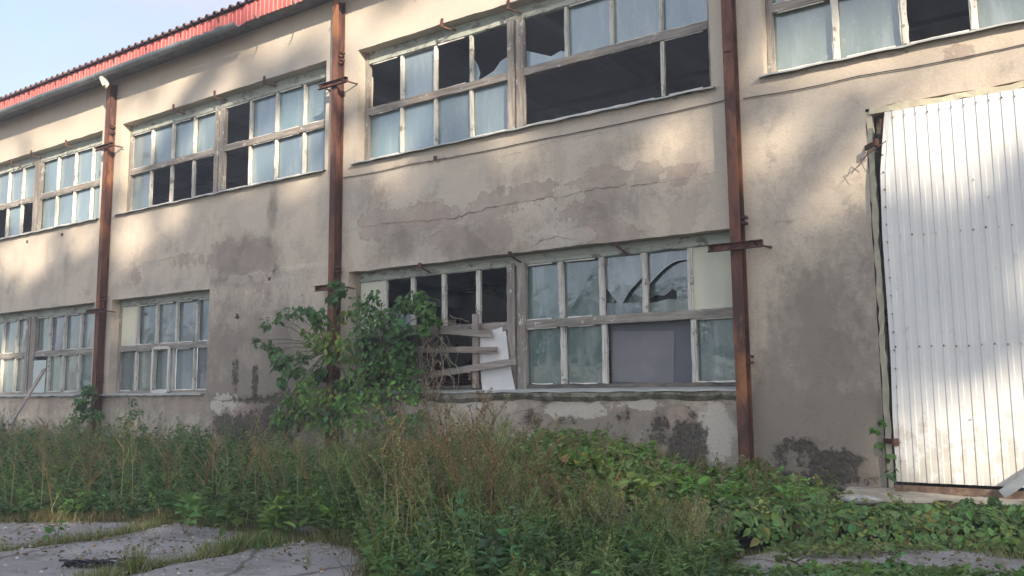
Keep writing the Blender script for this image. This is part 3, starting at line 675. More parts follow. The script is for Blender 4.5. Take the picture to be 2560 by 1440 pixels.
# ------------------------------------------------------------------ steel posts
def ibeam(a, x, yf, z0, z1, w_=.15, t=.012, fl=None):
    """upright I-section, front flange at yf, back flange just off the wall"""
    yb = -.012
    m = 40
    for (xa, xb, ya, yb_) in ((x-w_/2, x+w_/2, yf, yf+t), (x-w_/2, x+w_/2, yb-t, yb), (x-.006, x+.006, yf+t+.001, yb-t-.001)):
        a.box((xa, ya, z0), (xb, yb_, z1))
POSTS = [-7.8-.02, .06+.01, 7.76, 15.63]
for i, (x, lvls) in enumerate(((-7.75, ((7.3,), 3.4)), (.12, (7.38, 3.42)), (7.85, (7.30, 3.40)), (15.55, (7.55, 3.38)))):
    a = Acc(); ibeam(a, x, -.20, .0, 8.98)
    P = a.build('steel_post', M['rust'], B)
    P['label'] = ['rusty post beyond the left edge', 'rusty post nearest the left edge', 'rusty post rising out of the leafy bush', 'rusty post left of the white steel door'][i]
    for z in ((7.30, 3.4) if i == 0 else lvls):
        c = Acc()           # channel section clamped across the post
        x0, x1 = x-.38, x+.38
        c.box((x0, -.225, z-.05), (x1, -.215, z+.05)); c.box((x0, -.275, z+.042), (x1, -.2255, z+.05)); c.box((x0, -.275, z-.05), (x1, -.2255, z-.042))
        for s_ in (-1, 1): c.tubes([(x+s_*.30, -.30, z)], [(x+s_*.30, -.20, z)], .018, .018, (.5, .5, .5), sides=6)
        c.build('crossbar', M['rust_dark'], P)
        c = Acc(); c.beam((x+.30, -.21, z+.0), (x+.42, .0, z-.03), (0, 0, 1), .012, .012); c.beam((x-.30, -.21, z+.0), (x-.32, .0, z), (0, 0, 1), .012, .012)
        c.build('tie_rod', M['rust_dark'], P)
    c = Acc()
    for z in ((7.92, 7.78), (3.78, 3.70), (1.9, 1.82)) [:3]:
        for q in z: c.box((x+.076, -.17, q-.02), (x+.14, -.06, q+.015))
    c.build('cleat', M['rust_dark'], P)
    if i == 3:
        c = Acc(); c.beam((x-.0, -.212, 6.12), (x+.005, -.212, 6.38), (1, 0, 0), .055, .010); c.build('patch_plate', M['rust'], P)
    if i in (1, 2):
        c = Acc(); c.beam((x-.17, -.03, 7.10), (x-.17, -.03, 7.95), (1, 0, 0), .055, .03, jit=.014); c.build('mortar_strip', M['filler'], B)
# square anchors above the windows
for (px, py) in ((28, 403), (78, 381), (165, 355), (434, 267), (537, 233), (661, 197), (1106, 54), (1272, 8)):
    p = at(px, py, -.02); c = Acc(); c.box((p[0]-.035, -.03, p[2]-.10), (p[0]+.01, -.006, p[2]+.06)); c.beam((p[0], -.02, p[2]-.10), (p[0]+.12, .2, p[2]-.12), (0, 0, 1), .012, .012); c.build('anchor', M['rust_dark'], B)
for (px, py) in ((1049, 662), (1274, 634), (1540, 610)):
    p = at(px, py, -.02); c = Acc(); c.box((p[0]-.03, -.035, p[2]-.035), (p[0]+.03, -.006, p[2]+.035)); c.beam((p[0], -.01, p[2]-.03), (p[0]+.08, .2, p[2]-.13), (0, 0, 1), .012, .012); c.build('anchor', M['rust_dark'], B)
for (px, py) in ((1578, 992), (1278, 992), (1088, 395), (68, 604), (155, 586), (674, 697)):
    p = at(px, py, -.01); c = Acc(); c.box((p[0]-.035, -.02, p[2]-.035), (p[0]+.035, -.004, p[2]+.035)); c.build('bolt_plate', M['rust_dark'], B)
p = at(593, 793, -.03); c = Acc(); c.beam((p[0]-.07, -.03, p[2]), (p[0]+.07, -.05, p[2]+.01), (0, 0, 1), .012, .01, seg=.03); c.beam((p[0], 0, p[2]-.05), (p[0]+.01, -.06, p[2]+.07), (1, 0, 0), .012, .01, seg=.03); c.build('wall_hook', M['rust_dark'], B)

# ------------------------------------------------------------------ roof edge
a = Acc(); pitch = .26; V = []; x = -15.6; prof = []
while x < 23.6: prof += [(x, 0), (x+.06, 0), (x+.105, .05), (x+.155, .05), (x+.20, 0)]; x += pitch
m = len(prof); 
for (y, dz) in ((-.52, 9.45), (9.6, 11.4)):
    for (px_, pz) in prof: V.append((px_, y, dz+pz*1.3))
k = len(V); V += [(v[0], v[1], v[2]-.012) for v in V]
Fs = [(i, i+1, m+i+1, m+i) for i in range(m-1)]+[(k+i, k+m+i, k+m+i+1, k+i+1) for i in range(m-1)]+[(i+1, i, k+i, k+i+1) for i in range(m-1)]
a.add(V, Fs); roof = a.build('roof', M['roof'], B)
def ribbed(x0, x1, z0, z1, y, pitch=.13, dep=.014, zj=.0, w_=.055):
    """sheet with narrow raised ribs"""
    V = []; x = x0; pr = []
    while x < x1: pr += [(x, 0), (x+pitch*.40, 0), (x+pitch*.48, -dep), (x+pitch*.82, -dep), (x+pitch*.90, 0)]; x += pitch
    pr = [(min(px_, x1), py_) for px_, py_ in pr]
    m = len(pr)
    zl = np.linspace(z0, z1, 7)
    for z in zl:
        for j, (px_, py_) in enumerate(pr):
            V.append((px_, y+py_+.004*math.sin(px_*3+z*2), z+(zj*(rng.random()-.5) if z in (z0, z1) else 0)))
    return V, [(r*m+i, r*m+i+1, (r+1)*m+i+1, (r+1)*m+i) for r in range(6) for i in range(m-1)]
a = Acc(); V, Fs = ribbed(-15.6, 5.46, 9.045, 9.425, -.42, zj=.008); a.add(V, Fs); V, Fs = ribbed(5.46, 23.6, 9.055, 9.425, -.445, zj=.008); a.add(V, Fs)
fas = a.build('fascia', M['fascia'], B)
c = Acc()
for x in np.arange(-14.9, 14, 1.3): c.tubes([(x, -.46, 9.32)], [(x, -.42, 9.32)], .02, .02, (.5,)*3, sides=6)
c.build('screw', M['rust_dark'], fas)
a = Acc(); a.box((XL, -.40, 9.12), (XR, -.0, 9.15)); a.box((XL, -.41, 9.16), (XR, -.38, 9.40)); a.box((XL, -.03, 9.151), (XR, .42, 9.5)); a.build('eaves_board', M['soffit'], B)
def gutter(x0, x1, zc, r=.085, sag=.0, rag=0):
    a = Acc(); m = max(6, int((x1-x0)/.15)); V = []; K = 9
    for i in range(m+1):
        x = x0+(x1-x0)*i/m; z = zc-sag*math.sin(i/m*math.pi)+.006*math.sin(x*2.1)
        for q in range(K):
            t = math.pi*(q/(K-1)); rr = r+(rag*(rng.random()-.5) if q == 0 else 0)
            V.append((x, -.53-math.cos(t)*rr, z-math.sin(t)*rr))
    a.add(V, [(i*K+q, i*K+q+1, (i+1)*K+q+1, (i+1)*K+q) for i in range(m) for q in range(K-1)]); return a
G = gutter(-15.6, 3.55, 9.07, .095).build('gutter', M['zinc'], B, smooth=True)
a = gutter(3.5, 5.35, 9.055, .08, .01, .06); gb = a.build('gutter', M['zinc'], B, smooth=True); gb['label'] = 'corroded torn end of the gutter'
for x in np.arange(-14.8, 5.3, 1.15):
    c = Acc(); pts = [(x, -.53+math.cos(t)*.092, 9.058-math.sin(t)*.092) for t in np.linspace(0, math.pi, 9)]+[(x, -.63, 9.10)]
    for p, q in zip(pts[:-1], pts[1:]): c.beam(p, q, (1, 0, 0), .013, .003, jit=.0005, seg=1)
    c.build('gutter_hook', M['zinc'], G)
for x in (5.95, 7.05, 8.2, 10.4): # bare hooks
    c = Acc(); pts = [(x, -.44, 9.2), (x, -.47, 9.06), (x+.02, -.52, 8.98), (x+.06, -.60, 8.95), (x+.10, -.66, 8.99)]
    for p, q in zip(pts[:-1], pts[1:]): c.beam(p, q, (1, 0, 0), .012, .004, jit=.0005, seg=1)
    c.build('bare_hook', M['zinc'], B)
c = Acc(); p = at(258, 215, -.5); c.tubes([(p[0]-.05, -.50, 9.0)], [(p[0]-.02, -.42, 8.80)], .085, .085, (.5,)*3, sides=14)
c.tubes([(p[0]-.02, -.42, 8.80)], [(p[0]-.0, -.38, 8.78)], .088, .07, (.5,)*3, sides=14); c.build('downpipe_outlet', M['creamboard'], B)

# ------------------------------------------------------------------ steel door
a = Acc(); V, Fs = ribbed(17.40, 22.3, .36, 4.88, -.155, .131, .010); a.add(V, Fs)
# uneven bent left edge
door = a.build('steel_door', M['door'], B); door['label'] = 'tall white ribbed sheet-metal door'
vv = door.data.vertices
for v_ in vv:
    if v_.co.x < 17.47: v_.co.x += .035*(float(vnoise(v_.co.z, 0, 2.2))-.5)+(.09*max(0, (v_.co.z-4.72)/.16)); v_.co.y -= .02*float(vnoise(v_.co.z, 3, 1.7))
a = Acc(); a.box((17.44, -.135, .38), (22.2, -.06, .44)); a.box((17.44, -.135, 4.76), (22.2, -.06, 4.82)); a.box((17.44, -.134, .441), (17.50, -.061, 4.759)); a.build('frame', M['rust_dark'], door)
c = Acc()
for z, st in ((4.80, .131), (3.30, .131), (1.95, .131)):
    X = np.arange(17.47, 22.2, st); c.tubes(np.stack([X, X*0-.176, X*0+z+rng.normal(size=len(X))*.008], -1), np.stack([X, X*0-.165, X*0+z], -1), .0085, .0085, (.5,)*3, sides=5)
Z = np.arange(.6, 4.7, .22); c.tubes(np.stack([Z*0+17.455, Z*0-.192, Z], -1), np.stack([Z*0+17.455, Z*0-.16, Z], -1), .0085, .0085, (.5,)*3, sides=5)
for _ in range(14):
    x, z = 18+3*rng.random(), .6+4*rng.random(); c.tubes([(x, -.180, z)], [(x, -.165, z)], .009, .009, (.5,)*3, sides=5)
c.build('rivet', M['rust_dark'], door)
for (px, py) in ((2194, 356), (2243, 1105)):
    p = at(px, py, -.17); c = Acc(); c.tubes([(p[0]-.02, -.17, p[2]-.045)], [(p[0]-.02, -.17, p[2]+.045)], .035, .035, (.5,)*3, sides=8); c.beam((p[0]-.18, -.0, p[2]), (p[0]-.02, -.16, p[2]), (0, 0, 1), .03, .01); c.build('hinge', M['rust_dark'], door)
p = at(2190, 372, -.2); c = Acc()
c.path([p+np.array(q) for q in ((.12, 0, .08), (.02, -.03, .01), (-.10, 0, -.06), (-.2, .02, -.15), (-.32, .04, -.26))], .007, .004, (.5,)*3)
c.path([p+np.array(q) for q in ((.03, -.02, -.06), (-.06, -.02, .02), (-.14, 0, -.10), (-.19, .0, -.10), (-.15, .02, -.24))], .006, .004, (.5,)*3); c.build('wire', M['rust_dark'], door)
a = Acc()   # plaster jamb strip and lintel strip of the door opening
a.beam((17.29, .06, .25), (17.29, .06, 4.98), (1, 0, 0), .035, .05, jit=.008); a.beam((17.3, .03, 4.965), (22.5, .03, 4.965), (0, 0, 1), .04, .045, jit=.008)
a.build('door_surround', M['jamb'] if 'jamb' in M else M.setdefault('jamb', simple('yellowish_plaster', (.44, .41, .31), (.54, .50, .38), 5, bump=.6)), B)
a = Acc(); a.box((17.38, -.25, .275), (22.4, -.12, .315)); a.box((17.38, -.26, .20), (22.4, -.245, .33)); a.build('threshold_rail', M['rail'] if 'rail' in M else M.setdefault('rail', simple('rusty_brown_rail', (.12, .08, .06), (.24, .17, .12), 8)), B)
a = Acc(); a.box((17.35, .12, .24), (22.45, .2, 4.9)); a.build('door_backing', M['dark_wood'], B)

# cables under the upper windows
def cable(pts, lab, r=.008):
    a = Acc(); Q = []
    for p, q in zip(pts[:-1], pts[1:]):
        p, q = np.array(p), np.array(q); k = max(2, int(np.linalg.norm(q-p)/.15))
        for j in range(k): Q.append(p+(q-p)*j/k+np.array((0, 0, -.02*math.sin(j/k*math.pi)+rng.normal()*.002)))
    Q.append(np.array(pts[-1])); a.path(Q, r, r, (.5,)*3); tag(a.build('cable', M['cable'], None), lab, 'cable', 'cables strung along the plaster')
cable([(7.95, -.02, 5.50), (9.6, -.02, 5.50), (12.0, -.02, 5.47), (15.45, -.02, 5.50)], 'thin dark cable on the wall under the wide broken upper window')
cable([(15.68, -.02, 5.47), (17.2, -.02, 5.46), (19, -.02, 5.44), (23, -.02, 5.46)], 'thin dark cable on the wall above the white steel door')

# ================================================================== LOOSE THINGS
def plank(p0, p1, hw, th, mat, lab, up=(0, 0, 1), jit=.003, name='plank'):
    a = Acc(); a.beam(p0, p1, up, hw, th, jit=jit, seg=.15); return tag(a.build(name, mat), lab, 'plank', None)
w2 = lambda x, y, Y: at(x, y, Y)
plank(w2(1028, 820, .02), w2(1230, 836, .02), .055, .014, M['plank_h'], 'top one of three grey boards nailed across the open window')
plank(w2(955, 873, .025), w2(1243, 875, .025), .05, .014, M['plank_h'], 'middle one of three grey boards nailed across the open window')
plank(w2(1030, 945, .02), w2(1290, 903, .02), .055, .014, M['plank_h'], 'lowest board across the open window, slanting up to the right')
plank(w2(1189, 785, .06), w2(1189, 970, .06), .06, .014, M['plank_v'], 'upright grey board behind the crossing boards', (1, 0, 0))
plank(w2(1052, 865, -.03), w2(1055, 985, -.03), .03, .02, M['plank_v'], 'narrow pale upright stick at the edge of the leaves', (1, 0, 0))
plank(w2(1045, 880, .10), w2(1040, 965, .10), .07, .014, M['dark_wood'], 'short dark upright board beside the leafy bush', (1, 0, 0))
plank(w2(945, 800, .04), w2(990, 862, .04), .05, .014, M['dark_wood'], 'short dark slanting board half hidden by leaves')
plank(w2(25, 1062, -1.3), w2(112, 922, -.15), .06, .02, M['plank_v'], 'long weathered board leaning against the lower window at the far left', (1, 0, 0))
p0 = gat(2490, 1222, .33); plank((18.50, -.42, .30), (19.4, -.30, .98), .05, .01, M['zinc'], 'grey metal strip leaning on the foot of the white door', (0, 0, 1), .001, 'metal_strip')
a = Acc(); P = [w2(*q, .10) for q in ((1206, 976), (1288, 976), (1272, 900), (1264, 826), (1256, 829), (1255, 817), (1240, 823), (1222, 828), (1200, 830), (1198, 900))]
m = len(P); a.add([tuple(q) for q in P]+[(q[0], q[1]+.012, q[2]) for q in P], [tuple(range(m)), tuple(range(2*m-1, m-1, -1))]+[(i, m+i, m+(i+1) % m, (i+1) % m) for i in range(m)])
tag(a.build('hardboard_sheet', M['whiteboard']), 'white torn hardboard sheet propped behind the nailed boards', 'board')

def rag(loc):
    a = Acc(); n_ = 30; V = []
    for i in range(n_):
        for j in range(7):
            u, v_ = i/(n_-1), j/6; x = (u-.5)*.46; wd = .13*math.sin(u*3.14)**.6*(.35+1.1*float(vnoise(u*6, 1, 1))); y = (v_-.5)*wd+.05*math.sin(u*7)
            V.append((loc[0]+x*.9-y*.3, loc[1]+y+x*.45, .018+.09*float(fbm(u*14, v_*4, 1.3))*math.sin(u*3.14)))
    a.add(V, [(i*7+j, (i+1)*7+j, (i+1)*7+j+1, i*7+j+1) for i in range(n_-1) for j in range(6)])
    for s_ in range(9):
        t = np.linspace(0, 1, 12); ph = rng.random()*6; P = np.stack([loc[0]-.26+.50*t+.05*np.sin(9*t+ph), loc[1]-.2+.42*t+.07*np.sin(6*t+ph)*t, .02+.06*np.abs(np.sin(6*t+ph))], -1); a.path(P, .009, .005, (.5,)*3, sides=4)
    return a.build('rubber_scrap', M['rubber'], smooth=True)
tag(rag(gat(255, 1424)), 'crumpled black rubber scrap lying on the concrete slab', 'scrap')
def rock(c, s_, lab, name='stone', cat='stone', mat='stone'):
    a = Acc(); n1, n2 = 12, 8; V = []
    for i in range(n1):
        for j in range(n2):
            t, p = i/n1*2*math.pi, (j/(n2-1)-.5)*math.pi; r = 1+.35*(float(fbm(math.cos(t)*2+c[0]*3, p*1.3+math.sin(t)*2, 1.5))-.5)
            V.append((c[0]+s_[0]*r*math.cos(t)*math.cos(p), c[1]+s_[1]*r*math.sin(t)*math.cos(p), c[2]+s_[2]*r*math.sin(p)))
    a.add(V, [(i*n2+j, ((i+1) % n1)*n2+j, ((i+1) % n1)*n2+j+1, i*n2+j+1) for i in range(n1) for j in range(n2-1)])
    return tag(a.build(name, M[mat], smooth=True), lab, cat)
q = gat(2155, 1258, .30); rock((q[0], q[1], .33), (.22, .10, .05), 'flat pale stone lying in the ivy left of the door apron')
q = gat(490, 1292, .0); rock((q[0], q[1], .01), (.24, .10, .055), 'pale kerb fragment at the edge of the weeds, left of the other', mat='concrete')
q = gat(795, 1332, .0); rock((q[0], q[1], .01), (.34, .12, .06), 'larger pale kerb fragment beside the front of the tall weeds', mat='concrete')
q = gat(1150, 1010, 0); 

# ================================================================== PLANTS
LEAF = (np.array([(0, 0, 0), (.16, .35, .04), (0, 1, -.05), (-.16, .35, .04)]), [(0, 1, 2), (0, 2, 3)])
LEAFW = (np.array([(0, 0, 0), (.26, .22, .05), (.25, .55, .04), (0, 1, -.10), (-.25, .55, .04), (-.26, .22, .05)]), [(0, 1, 2, 3), (0, 3, 4, 5)])
MAPLE = (np.array([(0, 0, 0), (.28, -.06, .03), (.22, .14, .04), (.52, .30, .0), (.27, .42, .04), (.30, .66, .03), (.12, .62, .02), (0, 1, -.10), (-.12, .62, .02), (-.30, .66, .03), (-.27, .42, .04), (-.52, .30, .0), (-.22, .14, .04), (-.28, -.06, .03)]),
         [(0, 1, 2, 3, 4, 5, 6, 7), (0, 7, 8, 9, 10, 11, 12, 13)])
FLAKE = (np.array([(-.5, 0, 0), (.5, 0, .1), (.1, 1, 0)]), [(0, 1, 2)])
def rots(D, size, roll=None, up=None):
    """N frames whose local y is direction D (leaf axis) and local z faces 'up' with a roll, scaled"""
    D = D/np.linalg.norm(D, axis=1, keepdims=True); N = len(D)
    upv = np.tile(np.array([[0, 0, 1.]]), (N, 1)) if up is None else up
    upv = upv+rng.normal(size=(N, 3))*(.35 if roll is None else roll)
    X = np.cross(D, upv); X /= np.maximum(np.linalg.norm(X, axis=1, keepdims=True), 1e-6); Z = np.cross(X, D)
    return np.stack([X, D, Z], -1)*np.asarray(size)[:, None, None]
def cvar(base, N, amp=.25, hue=.12):
    base = np.asarray(base, float); return np.clip(base*(1+amp*rng.normal(size=(N, 1)))*(1+hue*rng.normal(size=(N, 3))), .003, .9)
G_DARK, G_MID, G_OLIVE, G_YEL, G_BRT = (.065, .13, .06), (.13, .225, .080), (.19, .235, .09), (.28, .31, .09), (.16, .30, .075)
C_STRAW, C_BROWN, C_RED, C_GOLD = (.36, .30, .17), (.25, .19, .13), (.36, .20, .13), (.45, .32, .05)

def herbs(a, X, Y, H, lc, sc, nl=46, ls=.055, lean=.20, shape=LEAF, panicle=.35, pc=None, droop=.3, z0=None, pn=50, ps=.013):
    """a stand of upright leafy stems: leaves up the stem, a loose head of tiny flakes on side twigs"""
    N = len(X); Z0 = gheight(X, Y) if z0 is None else z0
    base = np.stack([X, Y, Z0], -1); ln = rng.normal(size=(N, 2))*lean; bend = rng.normal(size=(N, 2))*lean*.7
    def P(i, t): 
        h = H[i]*t; return base[i]+np.stack([(ln[i, 0]*t+bend[i, 0]*t*t)*H[i], (ln[i, 1]*t+bend[i, 1]*t*t)*H[i], h*(1-.08*t)], -1)
    sc_ = cvar(sc, N, .25) ; I = np.arange(N)
    for k in range(4): a.tubes(P(I, k/4), P(I, (k+1)/4), .0070*(1-k*.2), .0065*(.8-k*.2), sc_, 1)
    m = nl; I = np.repeat(np.arange(N), m); t = (rng.random(N*m)**.8)*.95; C = P(I, t); th = rng.random(N*m)*2*np.pi
    D = np.stack([np.cos(th), np.sin(th), rng.normal(size=N*m)*.4+.35-droop], -1)
    sz = ls*(.55+.9*rng.random(N*m))*(1.25-t*.7); C = C+D*(rng.random(N*m)*.09*(1.1-t))[:, None]
    a.stamp(*shape, rots(D, sz), C, cvar(lc, 1)[0]*0+cvar(lc, N, .22)[I]*(1+.18*rng.normal(size=(N*m, 1))), 0)
    if panicle > 0:
        pc = pc or sc; tw = 9; I = np.repeat(np.arange(N), tw); t = 1-panicle*rng.random(N*tw); C = P(I, t); th = rng.random(N*tw)*2*np.pi
        L_ = H[I]*panicle*(.12+.4*rng.random(N*tw))*(1.15-t)*2.4
        D = np.stack([np.cos(th)*.6, np.sin(th)*.6, np.full(N*tw, .8)], -1); E = C+D*L_[:, None]
        pcv = cvar(pc, N, .25)
        a.tubes(C, E, .003, .0015, sc_[I], 1)
        q = max(1, pn//tw); J = np.repeat(np.arange(N*tw), q); u = rng.random(N*tw*q)
        T = C[J]+(E[J]-C[J])*u[:, None]+rng.normal(size=(len(J), 3))*.008
        D = rng.normal(size=(len(J), 3)); a.stamp(*FLAKE, rots(D, ps*(.6+.9*rng.random(len(J)))), T, pcv[I[J]]*(1+.25*rng.normal(size=(len(J), 1))), 0)
LM = [M['leaf'], M['stem']]
def scatter(n_, poly, dens=None):
    P = np.array(poly); lo, hi = P.min(0), P.max(0); out = np.zeros((0, 2))
    while len(out) < n_:
        Q = lo+(hi-lo)*rng.random((n_*3, 2)); Q = Q[inpoly(Q, poly)]
        if dens is not None: Q = Q[rng.random(len(Q)) < dens(Q[:, 0], Q[:, 1])]
        out = np.vstack([out, Q])
    return out[:n_]
# outline of the weed bed (yard side follows the slabs)
front = [g(-500, 1312), g(-100, 1308), g(60, 1306), g(250, 1300), g(420, 1300), g(520, 1318), g(700, 1345), g(880, 1358), g(940, 1400), g(960, 1500), g(1250, 1640), g(1700, 1640), g(1800, 1470), g(1830, 1400)]
bed_l = front[:8]+[(14.0, -4.6), (13.6, -.12), (-12, -.12), (-12, -5.0)]
bed_c = front[7:]+[(16.1, -3.4), (15.5, -2.6), (14.9, -.6), (12.2, -.6), (12.2, -4.6)]
def hmap(X, Y):     # height of the weeds
    d = np.clip((-Y-.1)/2.0, 0, 1)
    return .55+.35*d
a = Acc()
P = scatter(2600, bed_l); X, Y = P[:, 0], P[:, 1]
fr_ = vnoise(X, Y, .45)
edge_d = np.clip((Y-(-5.6))/1.2, .35, 1)
H = (.18+1.05*fbm(X, Y, 1.0)+.13*rng.normal(size=len(X)))*np.clip(edge_d, .4, 1)
H = np.clip(H, .18, 1.05)
sp_ = vnoise(X+7, Y*1.3, .8)*.6+rng.random(len(X))*.4; hf = 1.0
def species(a, X, Y, H, sp_, dry=.80):
    q = sp_ < .42; herbs(a, X[q], Y[q], H[q]*.85, G_MID, G_OLIVE, 58, .075, pc=G_OLIVE, panicle=.12, pn=12, lean=.2)
    q = (sp_ >= .42) & (sp_ < .52); herbs(a, X[q], Y[q], H[q]*.8, (.075, .15, .075), G_MID, 34, .11, panicle=0, shape=LEAFW, lean=.2)
    q = (sp_ >= .52) & (sp_ < dry-.10); herbs(a, X[q], Y[q], H[q], (.125, .19, .075), G_OLIVE, 52, .055, pc=(.19, .19, .09), panicle=.35, pn=40, lean=.22)
    q = (sp_ >= dry-.10) & (sp_ < dry); herbs(a, X[q], Y[q], H[q]*1.05, G_YEL, C_STRAW, 40, .045, pc=(.27, .25, .10), panicle=.4, pn=50, lean=.2)
    q = sp_ >= dry; herbs(a, X[q], Y[q], H[q]*1.1, G_OLIVE, C_BROWN, 26, .045, pc=(.27, .22, .13), panicle=.5, pn=60, lean=.2)
species(a, X, Y, H, sp_)
P = scatter(1900, bed_l); X, Y = P[:, 0], P[:, 1]; herbs(a, X, Y, .22+.2*rng.random(len(X)), G_MID, G_MID, 26, .075, lean=.25, panicle=0, shape=LEAFW)
o = a.build('weeds', LM); tag(o, kind='stuff', cat='weeds', label='tangled olive and brown weeds growing along the left part of the wall')
a = Acc()
P = scatter(1300, bed_c); X, Y = P[:, 0], P[:, 1]
Xw = X+.72*(Y+1)
H = .66+.62*fbm(X, Y, .9)*np.interp(Xw, [9, 11, 12.0, 12.6], [.9, 1.15, 1.15, .3])+.13*rng.normal(size=len(X))
H = np.minimum(H, np.interp(Xw, [11.9, 12.5, 14, 15], [1.35, .85, .62, .4])); H *= np.clip((Y+8.2)/2.2, .55, 1); H = np.clip(H, .15, 1.35)
sp_ = vnoise(X+3, Y*1.3+9, .9)*.55+rng.random(len(X))*.45
species(a, X, Y, H, sp_, .84)
P = scatter(1100, bed_c); X, Y = P[:, 0], P[:, 1]; herbs(a, X, Y, .25+.25*rng.random(len(X)), G_MID, G_MID, 30, .075, lean=.25, panicle=0, shape=LEAFW)
o = a.build('weeds', LM); tag(o, kind='stuff', cat='weeds', label='taller tangle of weeds standing in the middle foreground')

# tall dry stalks that stand out singly
def copy_thing(o, loc, rz, sc_):
    c = o.copy(); col.objects.link(c); c.location = loc; c.rotation_euler = (0, 0, rz); c.scale = (sc_,)*3
    for ch in o.children: d = ch.copy(); col.objects.link(d); d.parent = c
    return c
def stalk_proto(kind):
    a = Acc(); z = np.zeros(1)
    if kind == 0: herbs(a, np.zeros(3)+np.array([0, .02, -.02]), z.repeat(3), np.array([1.35, 1.2, 1.05]), G_OLIVE, C_RED, 20, .04, pc=(.34, .24, .16), panicle=.6, pn=240, lean=.07, z0=np.zeros(3), ps=.015)
    if kind == 1: herbs(a, np.zeros(2)+np.array([0, .03]), z.repeat(2), np.array([1.3, 1.1]), G_YEL, C_STRAW, 26, .045, pc=(.24, .22, .09), panicle=.55, pn=260, lean=.08, z0=np.zeros(2), ps=.014)
    if kind == 2: herbs(a, z, z, np.array([1.35]), (.12, .17, .06), (.16, .18, .07), 34, .09, pc=C_STRAW, panicle=.3, pn=60, lean=.05, z0=z, shape=LEAFW)
    return a
protos = []
KL = ['tall dry reddish-brown weed stalk with a feathery seed head', 'slender straw-yellow weed stalk with a seeded spike', 'green upright weed stem with broad leaves']
for kd in range(3):
    o = stalk_proto(kd).build('weed_stalk', LM); protos.append(o)
def place(kd, px, py, zb, sc_, first={}):
    q = gat(px, py, zb)
    if kd not in first: first[kd] = 1; o = protos[kd]; o.location = tuple(q); o.rotation_euler = (0, 0, rng.random()*6); o.scale = (sc_,)*3
    else: o = copy_thing(protos[kd], tuple(q), rng.random()*6.28, sc_)
    tag(o, KL[kd], 'weed', ['dry brown weed stalks', 'straw-yellow weed stalks', 'leafy green weed stems'][kd])
for kd, px, py, s_ in [(0,1120,1395,1.05),(0,1190,1420,1.1),(0,1240,1410,.95),(0,1160,1360,1.1),(0,1290,1430,.85),(0,1050,1370,.95),(0,1350,1425,.85),(0,1390,1400,.75),(0,1000,1330,.9),(0,960,1340,.95),(0,870,1300,1),(0,780,1290,.9),(0,1450,1410,.7),
                   (1,1000,1470,.95),(1,1300,1440,.95),(1,1030,1450,.8),(1,960,1440,.75),(1,850,1320,.9),(1,330,1290,.95),(1,300,1288,.85),(1,100,1292,.8),(1,25,1290,.9),(1,540,1296,.8),(1,640,1300,.8),(1,1550,1440,.6),(1,1080,1440,.8),(0,1220,1440,1),
                   (2,1310,1380,1.0),(2,1490,1400,.7),(2,430,1250,.8),(2,1170,1340,.8),(0,130,1280,.9),(0,500,1280,.8),(0,420,1275,.8),(0,700,1290,.85),(0,220,1280,.8),(0,590,1285,.8),(0,910,1330,.85),(1,740,1320,.8),(1,455,1292,.7),(2,1040,1330,.7)]:
    place(kd, px, py, 0.0, s_*(1.12 if 940 < px < 1300 and kd < 2 else 1))

# yellow-flowering clump
a = Acc(); q = gat(1040, 1290, .1); n_ = 7
herbs(a, q[0]+rng.normal(size=n_)*.16, q[1]+rng.normal(size=n_)*.12, .72+.15*rng.random(n_), G_MID, G_OLIVE, 30, .06, pc=C_GOLD, panicle=.35, pn=150, ps=.018)
tag(a.build('goldenrod', LM), 'small clump of yellow flowering weeds amid the brown stalks', 'plant')
def broad(px, py, lab, n_=3, h=.7, ls=.13, c=G_BRT, spread=.12, Y=None, zb=None, name='leafy_herb', nl=30):
    a = Acc(); q = gat(px, py, .1 if zb is None else zb) if Y is None else at(px, py, Y)
    herbs(a, q[0]+rng.normal(size=n_)*spread, q[1]+rng.normal(size=n_)*spread, h*(.8+.3*rng.random(n_)), c, G_MID, nl, ls, panicle=0, shape=LEAFW, droop=.15, z0=np.full(n_, q[2]), lean=.1)
    return tag(a.build(name, LM), lab, 'plant')
broad(430, 1135, 'bluish-green herb with long leaves standing before the pale patch of wall', 5, .8, .15, (.055, .12, .06), .2, nl=36)
broad(145, 1352, 'young green seedling growing from the joint between concrete slabs', 1, .22, .07, G_MID, .01, zb=0)
broad(490, 1165, 'narrow green climber on the wall left of the plain plaster', 4, .9, .10, G_MID, .10)
broad(1240, 1180, 'bright broad-leaved herb just under the window ledge', 3, .75, .12, G_BRT, .12)
broad(1400, 1160, 'bright green spray of long leaves before the mouldy wall', 4, .62, .15, G_BRT, .12)
broad(1540, 1130, 'highest bright green shoot before the mouldy wall', 4, .80, .15, (.10, .20, .04), .12)
broad(1640, 1200, 'spreading pale green herb on the slope of the ivy', 7, .55, .14, (.09, .18, .05), .25)
broad(620, 1300, 'low clump of pointed leaves at the front of the left weeds', 6, .4, .12, G_MID, .3)
broad(780, 1310, 'low bright leaves between weeds and fallen kerb piece', 6, .38, .12, G_BRT, .25)
broad(2245, 1440, 'single green sprout standing on the right-hand slab', 1, .3, .06, G_MID, .01, zb=0)
broad(1960, 1440, 'small sapling sprout at the front edge of the right slab', 1, .28, .10, G_MID, .02, zb=0)

